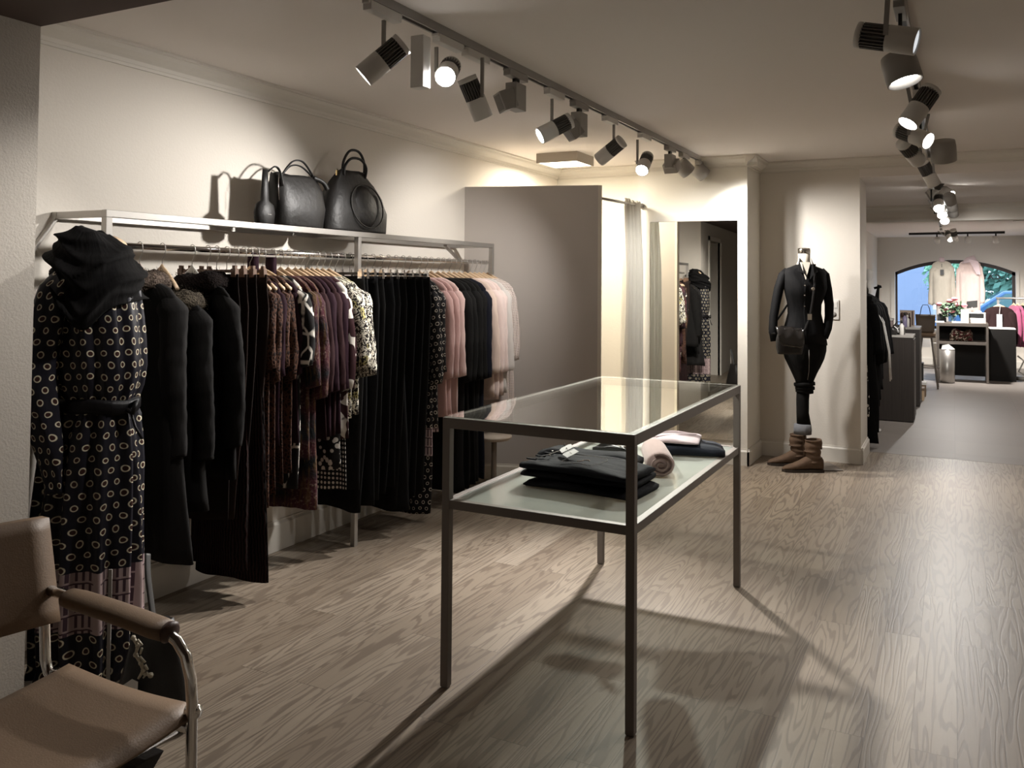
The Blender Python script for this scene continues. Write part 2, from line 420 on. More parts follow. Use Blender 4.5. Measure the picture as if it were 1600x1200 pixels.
for i in range(N):
    xa = WX0 + (WX1 - WX0) * i / N; xb = WX0 + (WX1 - WX0) * (i + 1) / N
    za, zb = arch(xa, WX0, WX1, WS, WT), arch(xb, WX0, WX1, WS, WT)
    fr.prism([(xa, 0, za - .06), (xb, 0, zb - .06), (xb, 0, zb), (xa, 0, za)], (0, .06, 0))
fr.box(WX0, WX0 + .035, 0, .06, WZ0, WS).box(WX1 - .05, WX1, 0, .06, WZ0, WS).box(WX0, WX1, 0, .06, WZ0, WZ0 + .05)
fr.build('window_frame', plain('dark_brown_frame', (.035, .022, .018), .5), win)
MB().box(WX0 + .03, WX1 - .04, .03, .036, WZ0 + .03, WS).prism([(WX0 + .03, .03, WS)] + [(WX1 - .04, .03, WS)] + [(x, .03, arch(x, WX0, WX1, WS, WT) - .03) for x in [WX1 - .04 - (WX1 - WX0 - .07) * i / 12 for i in range(13)]], (0, .006, 0)).build('window_pane', M['window_glass'], win)
# reversed shop lettering on the pane, legible from the street
tc = bpy.data.curves.new('window_lettering', 'FONT'); tc.body = 'CAL'; tc.size = .105; tc.space_character = 1.35; tc.extrude = .001; tc.offset = .0035
to = bpy.data.objects.new('window_lettering', tc); COL.objects.link(to)
bpy.context.view_layer.update()
tm = bpy.data.meshes.new_from_object(to); bpy.data.objects.remove(to)
tw = max(v.co.x for v in tm.vertices)
pR = at(1564, 436, Y=WY + .12)
for v in tm.vertices: v.co = Vector((pR.x - v.co.x * .29 / tw, .042 + v.co.z, pR.z + v.co.y))
tm.materials.append(M['plastic_black'])
tl = bpy.data.objects.new('window_lettering', tm); COL.objects.link(tl); tl.parent = win
struct('trim_10', MB().box(-1.0, WX0 + .002, WY - .03, WY + .1, WZ0, WS + .02).box(WX1 - .002, .985, WY - .03, WY + .1, WZ0, WS + .02), M['trim'])
struct('trim_11', MB().box(-1.05, 1.0, WY - .25, WY + .12, WZ0 - .04, WZ0), M['trim'])

# ------------------------------------------------------------------ outdoors beyond the window
M['asphalt'] = plain('asphalt', (.20, .22, .25), .9, var=.1)
struct('ground', MB().box(-25, 25, 17.1, 60, -.25, -.15), M['asphalt'])
M['facade'] = plain('pale_blue_facade', (.50, .56, .68), .8)
M['facade_dark'] = plain('slate_facade', (.26, .32, .44), .7)
M['car_blue'] = plain('blue_car_paint', (.06, .16, .32), .2, .2, coat=.6)
M['car_glass'] = plain('car_window', (.10, .20, .20), .1)
M['tyre'] = plain('tyre', (.02, .02, .02), .8)
M['leaf'] = plain('street_leaves', (.17, .36, .27), .8, var=.5, bscale=40)
M['leaf2'] = plain('yellow_green_leaves', (.20, .42, .26), .8, var=.5, bscale=40)
b_ = thing('building', 'pale blue-grey building front across the street behind the arched window', 'building', (-3.2, 31, -.15))
MB().box(-2.5, 1.05, 0, 3, 0, 6).build('wall', M['facade'], b_)
MB().box(1.05, 2.55, -.1, 3, 0, 6).build('side_wall', M['facade_dark'], b_)
for (x0, x1, z0, z1) in ((-.35, .1, .4, 1.9), (.3, .8, .4, 1.9), (-1.2, -.6, .4, 1.9)):
    w_ = MB().box(x0, x1, -.05, 0, z0, z1).build('window', M['facade_dark'], b_)
def bush(name, label, c, r, m, n=260, group=None, parent=None):
    mb = MB()
    for i in range(n):
        d = Vector((R.gauss(0, 1), R.gauss(0, 1), R.gauss(0, 1))).normalized() * (.55 + .45 * R.random())
        p = Vector((d.x * r[0], d.y * r[1], d.z * r[2])); s = .06 * (r[0] + r[2]) * R.uniform(.5, 1)
        a = Vector((R.gauss(0, 1), R.gauss(0, 1), R.gauss(0, 1))).normalized(); q = a.orthogonal()
        k = a.cross(q)
        mb.add([p + q * s, p + k * s * .5, p - q * s, p - k * s * .5], [(0, 1, 2, 3)])
    t = thing(name, label, 'tree', (c[0], c[1], -.15), group=group)
    mb.build('foliage', m, t, loc=(0, 0, c[2] + .15))
    MB().tube([(0, 0, 0), (.05, 0, c[2] * .6), (0, .05, c[2] + .1)], [.09, .07, .05]).build('trunk', M['sole'], t)
bush('street_tree', 'dark green leafy tree behind the reversed window lettering', (1.15, 27, 2.0), (1.2, .8, 1.1), M['leaf'], 1500)
bush('street_tree', 'light green bush seen in the gap between the two window coats', (-.15, 26, 1.6), (.6, .5, .7), M['leaf2'], 600)
car = thing('parked_car', 'blue car parked outside, behind the right half of the window', 'car', (1.15, 22.0, -.15))
prof = [(-1.6, .25), (-1.6, .75), (-1.2, .95), (-.7, 1.05), (-.2, 1.42), (.9, 1.45), (1.5, 1.0), (1.8, .9), (1.85, .3)]
MB().prism([(x, -.75, z) for x, z in prof][::-1], (0, 1.5, 0)).build('body', M['car_blue'], car, bevel=.05)
MB().prism([(-.55, -.76, 1.04), (-.15, -.76, 1.36), (.85, -.76, 1.38), (1.3, -.76, 1.02)], (0, .02, 0)).build('side_window', M['car_glass'], car)
for x in (-1.0, 1.15):
    MB().lathe([(.0, -.1), (.3, -.1), (.3, .1), (0, .1)], (x, -.72, .3), 20, (0, 1, 0)).build('wheel', M['tyre'], car)
# ================================================================== display table
TX0, TX1, TY0, TY1, TZ = -1.583, -.884, 2.562, 4.057, .925
tb = thing('display_table', 'dark metal display table with clear glass top and pale glass shelf', 'table', ((TX0 + TX1) / 2, (TY0 + TY1) / 2, 0))
hx, hy = (TX1 - TX0) / 2, (TY1 - TY0) / 2
def frame(z0, z1, w, inset=0.0):
    a, b = hx - inset, hy - inset
    return MB().box(-a, a, -b, -b + w, z0, z1).box(-a, a, b - w, b, z0, z1).box(-a, -a + w, -b + w, b - w, z0, z1).box(a - w, a, -b + w, b - w, z0, z1)
frame(TZ - .036, TZ, .028).build('top_frame', M['bronze'], tb, bevel=.0015)
frame(.612, .642, .026, .003).build('shelf_frame', M['bronze'], tb, bevel=.0015)
for sx in (-1, 1):
    for sy in (-1, 1):
        x = sx * (hx - .0145); y = sy * (hy - .0145)
        MB().box(x - .0145, x + .0145, y - .0145, y + .0145, .004, TZ - .036).box(x - .012, x + .012, y - .012, y + .012, 0, .004).build('leg', M['bronze'], tb, bevel=.0015)
MB().box(-hx + .004, hx - .004, -hy + .004, hy - .004, TZ, TZ + .005).build('glass_top', M['glass'], tb, label='clear glass top')
MB().box(-hx + .029, hx - .029, -hy + .029, hy - .029, .632, .640).build('glass_shelf', M['frosted'], tb, label='pale green glass shelf')
SZ = .6405

# ------------------------------------------------------------------ folded clothes on the table shelf
M['denim_black'] = fabric('black_denim', (.018, .018, .022), .8, .15, .5)
M['denim_navy'] = fabric('navy_denim', (.035, .04, .055), .8, .1, .5)
M['pink_knit'] = fabric('dusty_pink_knit', (.50, .36, .33), .95, .4, .4)
M['pink_pale'] = fabric('pale_pink_cotton', (.62, .50, .52), .9, .2, .4)
M['stitch'] = plain('stitching', (.20, .18, .16), .9)
def slab(L, W, T, seed, n=22, m=12, taper=.0, wav=.006):
    """soft folded bundle: rounded slab lying on z=0 along x"""
    rr = random.Random(seed); ph = [rr.uniform(0, 6) for _ in range(6)]
    rings = []
    for i in range(n + 1):
        t = i / n; x = -L / 2 + L * t
        e = (1 - abs(2 * t - 1) ** 8) ** .5 if 0 < t < 1 else 0
        w_e = .90 + .10 * e; e = max(e, .62)
        w = W / 2 * (1 - taper * t) * w_e + wav * math.sin(7 * t + ph[0]); th = T * e * (1 + .12 * math.sin(9 * t + ph[1]))
        r = []
        for k in range(24):
            a = 2 * PI * k / 24; c, s = math.cos(a), math.sin(a)
            yy = w * math.copysign(abs(c) ** .35, c); zz = th / 2 + th / 2 * math.copysign(abs(s) ** .75, s)
            if s > 0: zz += wav * .6 * math.sin(yy * 60 + 8 * t + ph[2])
            r.append((x, yy, max(0, zz)))
        rings.append(r)
    return MB().loft(rings)
def price_tag(parent, c, ang, w=.05, l=.072, tilt=.3):
    d = Vector((math.cos(ang), math.sin(ang), 0)); q = Vector((-math.sin(ang), math.cos(ang), tilt)).normalized(); nn = d.cross(q)
    c = Vector(c)
    pts = [c - d * l / 2 - q * w / 2 * .6, c - d * l / 2 + q * w / 2 * .6, c - d * l * .3 + q * w / 2, c + d * l / 2 + q * w / 2, c + d * l / 2 - q * w / 2, c - d * l * .3 - q * w / 2]
    o = MB().prism(pts, nn * .0008).build('price_tag', M['paper'], parent, label='white price tag')
    MB().tube([c - d * l * .42, c - d * l * .6 + Vector((0, 0, .012)), c - d * l * .85 + Vector((0, 0, -.004))], .0008, 5).build('tag_string', M['black_metal'], o)
    MB().obox(c + nn * .0014 + d * .008, d, q, nn, .012, .0012, .0003).build('tag_print', M['print_grey'], o)
    return o
def jeans(label, loc, rz, L, W, T, seed, z):
    t = thing('folded_jeans', label, 'jeans', (loc[0], loc[1], z), rz, group=None)
    slab(L, W, T, seed).build('folded_cloth', M['denim_black'], t)
    return t
JL = 'black jeans folded on the table shelf, '
j1 = jeans(JL + 'bottom one of the near pile', (-1.20, 2.985), -.08, .44, .26, .028, 1, SZ)
j2 = jeans(JL + 'second from the bottom of the near pile', (-1.225, 3.02), -.02, .45, .27, .028, 2, SZ + .029)
j3 = jeans(JL + 'top one with stitched pocket and two white tags', (-1.22, 3.0), -.10, .44, .27, .034, 3, SZ + .058)
j4 = jeans(JL + 'slid behind the top pair with its waistband free', (-1.27, 3.15), .05, .40, .12, .04, 4, SZ + .058)
# seams, pocket and buttons of the top pair
st = MB()
zz = .0405
for x in (-.165, -.162): st.tube([(x, -.11, zz), (x + .004, 0, zz + .001), (x, .11, zz)], .0007, 4)
st.tube([(-.06, -.10, zz), (-.055, .03, zz + .001), (.06, .04, zz + .001), (.075, -.03, zz), (.06, -.10, zz)], .0007, 4, soft=True)
st.tube([(-.06, -.088, zz), (.06, -.088, zz)], .0007, 4)
st.tube([(-.16, .05, zz), (.18, .075, zz)], .0007, 4)
st.build('stitching', M['stitch'], j3)
MB().tube([(-.01, -.06, zz + .001), (.004, -.045, zz + .001), (.0, -.03, zz + .001), (.018, -.022, zz + .001), (.028, -.035, zz + .001)], .0013, 5, soft=True).build('pocket_embroidery', plain('copper_thread', (.35, .22, .14), .7), j3)
for c_ in ((-.185, .06, .040), (-.15, -.02, .0405)): MB().ball(c_, .006, 8, (1, 1, .4)).build('button', M['chrome'], j3)
for k in range(4): MB().box(-.205 + k * .0, -.165, -.1 + k * .065, -.09 + k * .065, .033, .0375).build('belt_loop', M['denim_black'], j3)
price_tag(j3, (-.115, .045, .060), -.9, tilt=.5)
price_tag(j3, (-.07, -.005, .056), -.75, tilt=.45)
# rolled pink sweater
rl = thing('rolled_sweater', 'dusty pink sweater rolled up beside the pile of black jeans', 'sweater', (-1.085, 3.42, SZ))
ax = Vector((-.42, 1, 0)).normalized(); sd = Vector((ax.y, -ax.x, 0))
a0, b0, c0, d0 = [], [], [], []
rings = []
L_ = .34; r_ = .048
for i in range(15):
    t = i / 14; rad = r_ * (1 + .03 * math.sin(5 * t)) * (.93 if i in (0, 14) else 1)
    p = ax * (t - .5) * L_
    rings.append([tuple(p + sd * math.cos(2 * PI * k / 28) * rad * 1.15 + Vector((0, 0, r_ * .98 + math.sin(2 * PI * k / 28) * rad * .97))) for k in range(28)])
MB().loft(rings).build('roll', M['pink_knit'], rl)
sp = []
for k in range(60):
    a = .5 + k * .24; rr_ = .006 + .0385 * k / 60
    sp.append(tuple(-ax * (L_ / 2 + .004) + sd * math.cos(a) * rr_ * 1.15 + Vector((0, 0, r_ + math.sin(a) * rr_))))
MB().tube(sp, .0042, 6).build('spiral_fold', M['pink_knit'], rl)
t5 = thing('folded_trousers', 'navy trousers folded under the pale pink top at the far end of the table', 'trousers', (-1.06, 3.80, SZ), .35)
slab(.30, .22, .05, 11).build('folded_cloth', M['denim_navy'], t5)
t6 = thing('folded_shirt', 'pale pink ribbed top folded over the navy trousers on the table', 'top', (-1.12, 3.80, SZ + .051), .2)
slab(.22, .24, .022, 12, wav=.003).build('folded_cloth', M['pink_pale'], t6)
MB().tube([(-.09, -.09, .023), (-.02, -.02, .0255), (.09, .03, .023)], .002, 5).build('neck_seam', M['pink_pale'], t6)
t7 = thing('rolled_belt', 'black leather belts coiled with white tags between the jeans and the pink roll', 'belt', (-1.37, 3.66, SZ), .1)
slab(.16, .07, .028, 21).build('lower_coil', M['black_leather'], t7)
slab(.20, .06, .024, 22).build('upper_coil', M['black_leather'], t7, loc=(-.02, .03, .034))
price_tag(t7, (.07, -.045, .05), -1.0, .045, .06, tilt=.7)
price_tag(t7, (.05, -.005, .068), -1.2, .035, .05, tilt=.5)

# ================================================================== garment rack
RX, RZ, RT = -2.82, 1.525, 1.655
XR = -2.865
rk = thing('clothes_rack', 'long steel wall rack with top shelf rails above the hanging clothes', 'rack', (RX, 3.69, 0))
def rack_bar(n, a, b, w, h=None):
    o = Vector((RX, 3.69, 0)); return MB().bar(Vector(a) - o, Vector(b) - o, w, h).build(n, M['steel'], rk, bevel=.002)
rack_bar('front_rail', (RX, 2.15, RT - .014), (RX, 5.19, RT - .014), .028)
rack_bar('wall_rail', (-3.11, 2.15, RT - .014), (-3.11, 5.19, RT - .014), .028)
for y in (2.164, 3.69, 5.176): rack_bar('cross_rail', (RX - .014, y, RT - .014), (-3.096, y, RT - .014), .026)
for y in (3.69,): rack_bar('post', (RX, y, 0), (RX, y, RT - .028), .028)
for y in (2.164, 5.176): rack_bar('post', (RX, y, RZ - .08 if y > 5 else RZ - .12), (RX, y, RT - .028), .028)
rack_bar('diagonal_brace', (RX - .016, 4.60, RT - .036), (-3.112, 5.26, 1.53), .024, .012)
rack_bar('diagonal_brace', (-3.108, 2.16, RT - .02), (-3.112, 2.02, RT - .22), .024, .012)
MB().tube([(XR - RX, 2.164 - 3.69, RZ), (XR - RX, 5.2 - 3.69, RZ)], .0125, 16).build('hanging_rod', M['chrome'], rk)

ORD = ('first', 'second', 'third', 'fourth', 'fifth', 'sixth', 'seventh', 'eighth', 'ninth', 'tenth')
# ------------------------------------------------------------------ hangers
def hook_path(z_neck):
    return [(0, 0, z_neck), (0, 0, -.045)] + [(0.0 + .021 * math.sin(a), 0, -.004 - .021 * math.cos(a) + .018 - .0) for a in [.2 + .5 * k for k in range(1, 9)]]
def hk():
    # hook lying across the rod (rod runs along y)
    p = [(0, 0, -.085), (0, 0, -.05), (.012, 0, -.032), (.019, 0, -.014)]
    p += [(.0165 * math.cos(a), 0, .002 + .0165 * math.sin(a)) for a in (0, .5, 1.05, 1.57, 2.1, 2.6, 3.1)]
    return MB().tube(p, .0016, 6)
def wood_hanger(label, y, m, group, half=.165):
    t = thing('wooden_hanger', label, 'hanger', (XR, y, RZ), 0, group)
    hk().build('hook', M['steel'], t)
    rings = []
    for i in range(17):
        u = -1 + 2 * i / 16; x = half * u; z = -.088 - .080 * abs(u) ** 1.35
        h = .016 - .007 * abs(u) + (.008 if abs(u) < .12 else 0)
        rings.append([(x, .007 * math.cos(a) * (1 + .5 * abs(u)), z + h * math.sin(a)) for a in [2 * PI * k / 10 for k in range(10)]])
    MB().loft(rings).build('shoulder_bar', m, t)
    return t
def clip_hanger(label, y, m, group, half=.17):
    t = thing('clip_hanger', label, 'hanger', (XR, y, RZ), 0, group)
    hk().build('hook', M['steel'], t)
    MB().box(-half, half, -.004, .004, -.098, -.086).build('bar', m, t)
    for s in (-1, 1):
        MB().box(s * half * .93 - .013, s * half * .93 + .013, -.010, .010, -.118, -.082).box(s * half * .93 - .008, s * half * .93 + .008, -.007, .007, -.082, -.068).build('clip', M['chrome'] if m is not M['wood_dark'] else M['wood_dark'], t)
    return t

# ------------------------------------------------------------------ garments
def sgn(c, p): return math.copysign(abs(c) ** p, c)
def body_rings(prof, seed, n=44, amp=.012, fold=26, z_amp0=-.2):
    """prof: (z, half width, half thickness)"""
    rr = random.Random(seed); ph = [rr.uniform(0, 6.28) for _ in range(8)]; k1 = fold * rr.uniform(.8, 1.2)
    zs = []
    for (za, wa, ta), (zb, wb, tb_) in zip(prof, prof[1:]):
        m = max(1, int(abs(zb - za) / .05))
        for i in range(m): zs.append((za + (zb - za) * i / m, wa + (wb - wa) * i / m, ta + (tb_ - ta) * i / m))
    zs.append(prof[-1]); L = zs[-1][0]
    out = []
    for z, w, t in zs:
        f = min(1, max(0, (z - z_amp0) / (L - z_amp0))) if L < z_amp0 else 0
        A = amp * (f ** .7)
        r = []
        for k in range(n):
            a = 2 * PI * k / n; c, s = math.cos(a), math.sin(a)
            x = w * sgn(c, .75) * (1 + .02 * math.sin(z * 9 + ph[0]) * f); y = t * sgn(s, .8)
            y += A * math.sin(x * k1 + ph[1] + .8 * math.sin(z * 3 + ph[2])) + A * .5 * math.sin(x * k1 * 2.3 + ph[3] + z * 2)
            y += (t * .18) * math.sin(x * k1 * 1.3 + ph[4]) * sgn(s, .5) * f
            x += A * .6 * math.sin(z * 7 + ph[5] + a)
            r.append((x, y, z + (.006 * math.sin(x * 20 + ph[6]) if z == L else 0)))
        out.append(r)
    return out
def sleeve_rings(side, L, x0, z0, r, out, fwd, seed, flat=.6, n=16, cuff=None, crease=0):
    rr = random.Random(seed * 3 + side); ph = rr.uniform(0, 6)
    res = []; m = max(6, int(L / (.012 if crease else .04)))
    for i in range(m + 1):
        t = i / m; z = z0 - L * t
        x = side * (x0 + (out + .012) * (t ** .55) - .02 * max(0, t - .7) - .035 * max(0, 1 - 9 * t)) + .004 * math.sin(6 * t + ph)
        y = fwd * t * t + .005 * math.sin(7 * t + ph)
        q = r * (1 - .28 * t) * (1 + .035 * math.sin(12 * t + ph)) * min(1, (.10 + 9 * t) ** .5)
        if cuff and t > .93: q = cuff
        cr = lambda k: q * (1 + crease * (math.sin(z * 55 + 1.8 * math.cos(2 * PI * k / n + ph)) + .6 * math.sin(z * 93 - 2.2 * math.cos(2 * PI * k / n + 1)) - .5 * math.sin(z * 21 + 3 * k)))
        res.append([(x + cr(k) * math.cos(2 * PI * k / n) + .004 * math.sin(3 * k + z * 30), y + cr(k) * flat * math.sin(2 * PI * k / n), z + .012 * math.cos(2 * PI * k / n) * side * (1 if i else 1)) for k in range(n)])
    return res
def top_mesh(L, seed, hs=.20, hh=.21, t=.02, sl=.5, sr=.052, neck=.088, zn=-.108, amp=.010, out=.045, fwd=-.01, collar=0, crease=0):
    prof = [(zn + collar - .004, neck * .9, .018), (zn, neck, .02), (zn - .012, neck + .03, .023), (zn - .034, hs * .82, .025), (zn - .066, hs * .97, .027), (zn - .12, hs, .026), (zn - .16, hs + .004, .024), (zn - .25, hs * .96, t), (min(-L * .55, zn - .3), (hs + hh) / 2 * .96, t), (-L, hh, t)]
    prof = [p for i, p in enumerate(prof) if i < 8 or p[0] < prof[7][0] - .01]
    mb = MB().loft(body_rings(prof, seed, amp=amp), v0='z')
    if sl:
        for s in (-1, 1):
            mb.loft(sleeve_rings(s, sl, hs - .045, zn - .058, sr, out if s > 0 else 0, fwd, seed, crease=crease), v0='z')
    mb.v = [(x if x > -.225 else -.225 + (x + .225) * .2, y, z) for x, y, z in mb.v]
    return mb
def trouser_mesh(L, seed, w=.185, hemw=.17, t=.016, z0=-.105, split=True):
    mb = MB()
    prof = [(z0, w, .008), (z0 - .04, w, .012), (z0 - .15, w + .012, t), (z0 - .35, w + .004, t), (-L, hemw, t)]
    mb.loft(body_rings(prof, seed, amp=.008, fold=17, z_amp0=z0 - .02), v0='z')
    return mb
def hem_len(px, py, X=-2.66): return RZ - at(px, py, X=X).z
def ypx(px): return at(px, 387 + .0357 * (px - 180) + 3, X=-2.86).y

M['coat_a'] = fabric('charcoal_coat', (.020, .0185, .018), .85, .1, .3, var=.2)
M['coat_b'] = fabric('black_coat', (.011, .010, .0095), .85, .1, .3, var=.2)
M['brown_cord'] = fabric('brown_corduroy', (.038, .024, .020), .9, .2, .4)
M['brown_dark'] = fabric('dark_brown_cloth', (.020, .013, .011), .9, .15, .4)
M['black_cloth'] = fabric('black_cloth', (.009, .009, .0095), .85, .08, .4)
M['black_cloth2'] = fabric('soft_black_cloth', (.013, .0125, .012), .9, .12, .4)
M['navy_cloth'] = fabric('navy_cloth', (.014, .015, .024), .85, .1, .4)
M['maroon'] = fabric('maroon_jersey', (.040, .016, .018), .85, .2, .4)
M['plum'] = fabric('plum_jersey', (.032, .012, .020), .85, .2, .4)
M['pink_wool'] = fabric('old_pink_wool', (.42, .255, .235), .95, .4, .3)
M['pink_light'] = fabric('light_pink_wool', (.52, .36, .33), .95, .35, .3)
M['beige_coat'] = fabric('beige_pink_wool', (.58, .45, .38), .95, .3, .25)
M['rose_coat'] = fabric('powder_coat_wool', (.66, .53, .49), .95, .3, .25)
M['grey_white'] = fabric('off_white_cloth', (.55, .51, .48), .9, .2, .3)
def furmat(name, c, tip):
    m, t, b = new_mat(name); n = NT(t); co = n.uv('Object')
    f = n.noise(co, 120, 4); g = n.noise(co, 14, 3)
    t.links.new(n.mix(n.step(n.m('ADD', n.m('MULTIPLY', f, .6), n.m('MULTIPLY', g, .5)), .4, .7), c, tip), b.inputs['Base Color'])
    b.inputs['Roughness'].default_value = 1; b.inputs['Specular IOR Level'].default_value = .1; n.bump(f, 1, b, .02); return m
M['fur_grey'] = furmat('grey_brown_fur', (.035, .025, .02), (.17, .13, .105))
M['fur_olive'] = furmat('olive_grey_fur', (.02, .016, .012), (.115, .095, .07))
M['fur_black'] = furmat('dark_brown_fur', (.006, .004, .004), (.020, .014, .012))
M['ring_dress'] = pattern('ring_print', rings_fn(.052, (.010, .009, .012), (.62, .56, .43), (.035, .012, .010), band=(.22, .43, (.34, .255, .25), (.055, .03, .04))), .45)
M['ring_dress2'] = pattern('small_ring_print', rings_fn(.042, (.010, .009, .010), (.52, .47, .40), (.012, .008, .008), band=(-1.14, -.98, (.40, .31, .31), (.05, .03, .04))), .6)
def geo_fn(n, u, v, uv):
    e = n.vor(n.comb(n.m('MULTIPLY', u, 1.0), n.m('MULTIPLY', v, .8)), 11, 'DISTANCE_TO_EDGE', .9)[0]
    k = n.m('MULTIPLY', n.m('SUBTRACT', 1, n.step(e, .03, .07)), n.step(n.noise(uv, 6), .45, .5))
    return n.mix(k, (.010, .009, .009), (.62, .58, .52)), None
M['geometric'] = pattern('white_line_print', geo_fn)
def abs_fn(n, u, v, uv):
    a = n.noise(n.comb(n.m('MULTIPLY', u, 1.3), v), 58, 1, 1.5); y = n.noise(uv, 12, 1)
    w = n.step(a, .49, .53)
    c = n.mix(w, (.014, .011, .011), (.66, .62, .52))
    return n.mix(n.m('MULTIPLY', n.step(y, .6, .64), w), c, (.48, .42, .17)), None
M['abstract'] = pattern('black_cream_print', abs_fn)
def knit_fn(n, u, v, uv):
    a = n.noise(n.comb(n.m('MULTIPLY', u, .35), v), 9, 3); b2 = n.noise(uv, 70, 3); w = n.noise(n.comb(n.m('MULTIPLY', u, 1), n.m('MULTIPLY', v, .15)), 45, 2)
    c = n.mix(n.step(a, .35, .6), (.016, .018, .020), (.065, .022, .028))
    c = n.mix(n.m('MULTIPLY', n.step(b2, .5, .7), n.step(a, .4, .7)), c, (.22, .16, .13))
    c = n.mix(n.m('MULTIPLY', n.step(w, .52, .6), .5), c, (.14, .085, .035))
    return c, b2
M['multi_knit'] = pattern('mottled_knit', knit_fn, .95, .3)
def lace_fn(n, u, v, uv):
    e = n.vor(uv, 55, 'DISTANCE_TO_EDGE')[0]; s = n.noise(n.comb(n.m('MULTIPLY', u, 3), v), 12, 3)
    c = n.mix(n.step(e, .05, .2), (.075, .035, .022), (.016, .009, .008))
    return n.mix(n.m('MULTIPLY', n.step(s, .5, .7), .4), c, (.06, .028, .02)), e
M['lace'] = pattern('brown_lace', lace_fn, .8)
def leaf_fn(n, u, v, uv):
    a = n.noise(n.comb(n.m('MULTIPLY', u, .7), v), 13, 1, .6)
    return n.mix(n.step(a, .53, .55), (.035, .014, .016), (.66, .62, .56)), None
M['leaf_print'] = pattern('maroon_leaf_print', leaf_fn)
def dots_fn(base, dot, p, r):
    def fn(n, u, v, uv):
        fx = n.m('SUBTRACT', n.m('FRACT', n.m('DIVIDE', u, p)), .5); fy = n.m('SUBTRACT', n.m('FRACT', n.m('DIVIDE', v, p)), .5)
        q = n.m('SQRT', n.m('ADD', n.m('MULTIPLY', fx, fx), n.m('MULTIPLY', fy, fy)))
        return n.mix(n.step(q, r, r + .08), dot, base), None
    return fn
M['dotted'] = pattern('pale_dotted_print', dots_fn((.60, .52, .48), (.16, .12, .10), .011, .22))
M['dark_dots'] = pattern('black_white_dots', dots_fn((.012, .011, .011), (.62, .58, .52), .022, .26))
def rib_fn(n, u, v, uv):
    h = n.m('SINE', n.m('ADD', n.m('MULTIPLY', u, 420), n.m('MULTIPLY', n.noise(uv, 20, 2), 9)))
    return n.mix(n.step(h, -1, 1), (.006, .004, .004), (.030, .014, .013)), h
M['ribbed'] = pattern('ribbed_oxblood', rib_fn, .9)
def bw_fn(n, u, v, uv):
    e = n.vor(uv, 30, 'F1')[0]
    return n.mix(n.step(e, .33, .40), (.62, .59, .54), (.012, .011, .011)), None
M['bw_spots'] = pattern('white_black_spots', bw_fn)

HW = 'pale wooden hanger on the wall rack, '
def hang_top(label, cat, px, hem, mat, seed, group=None, hanger=M['wood_hanger'], hl=None, hg=None, name='blouse', rz=None, dy=0, hhalf=.165, **k):
    y = ypx(px) + dy; L = hem_len(*hem)
    rz_ = rz if rz is not None else R.uniform(-.05, .05)
    if hl: wood_hanger(hl, y, hanger, hg, hhalf).rotation_euler[2] = rz_
    o = top_mesh(L, seed, **k).build(name, mat, None, loc=(XR, y, RZ), rz=rz_)
    return tag(o, label, cat, group)
def hang_low(label, cat, px, hem, mat, seed, group=None, hm=None, hl=None, hg=None, name='trousers', dy=0, w=.185, hemw=.16, **k):
    y = ypx(px) + dy; L = hem_len(*hem); rz_ = R.uniform(-.04, .04)
    if hl: clip_hanger(hl, y, hm or M['plastic_black'], hg, min(w, .17)).rotation_euler[2] = rz_
    o = trouser_mesh(L, seed, w=w, hemw=hemw, **k).build(name, mat, None, loc=(XR, y, RZ), rz=rz_)
    return tag(o, label, cat, group)
def fur_collar(parent, m, w=.115, t=.075, z=-.10, seed=0, h=.05, dx=0):
    """thick collar wrapping the neck, open towards +x front edge"""
    rings = []; rr = random.Random(seed)
    path = []
    for i in range(21):
        a = PI * 1.25 * (i / 20) - PI * .62
        path.append((w * math.cos(a) - .02 + dx + (.03 if i in (0, 20) else 0), t * math.sin(a) * 1.1, z + .02 - .035 * (abs(i - 10) / 10) ** 2))
    mb = MB()
    mb.tube(path, [h * (1 + .18 * math.sin(i * 1.3 + seed)) * (.6 if i in (0, 20) else 1) for i in range(21)], 20, flat=.85)
    # ruffle the surface into tufts
    mb.v = [tuple(Vector(p) + Vector((rr.gauss(0, .0028), rr.gauss(0, .0028), rr.gauss(0, .0028)))) for p in mb.v]
    # guard hairs
    n0 = len(mb.v)
    for q in range(n0 * 2):
        p = Vector(mb.v[rr.randrange(n0)]) + Vector((rr.gauss(0, .006), rr.gauss(0, .006), rr.gauss(0, .006)))
        cpt = min(path, key=lambda c: (Vector(c) - p).length_squared)
        d = (p - Vector(cpt)).normalized() + Vector((rr.gauss(0, .4), rr.gauss(0, .4), rr.gauss(0, .4) - .3)); d = d.normalized() * rr.uniform(.008, .018)
        s = d.orthogonal().normalized() * .0012
        mb.add([p - s, p + s, p + d], [(0, 1, 2)])
    return mb.build('fur_collar', m, parent)

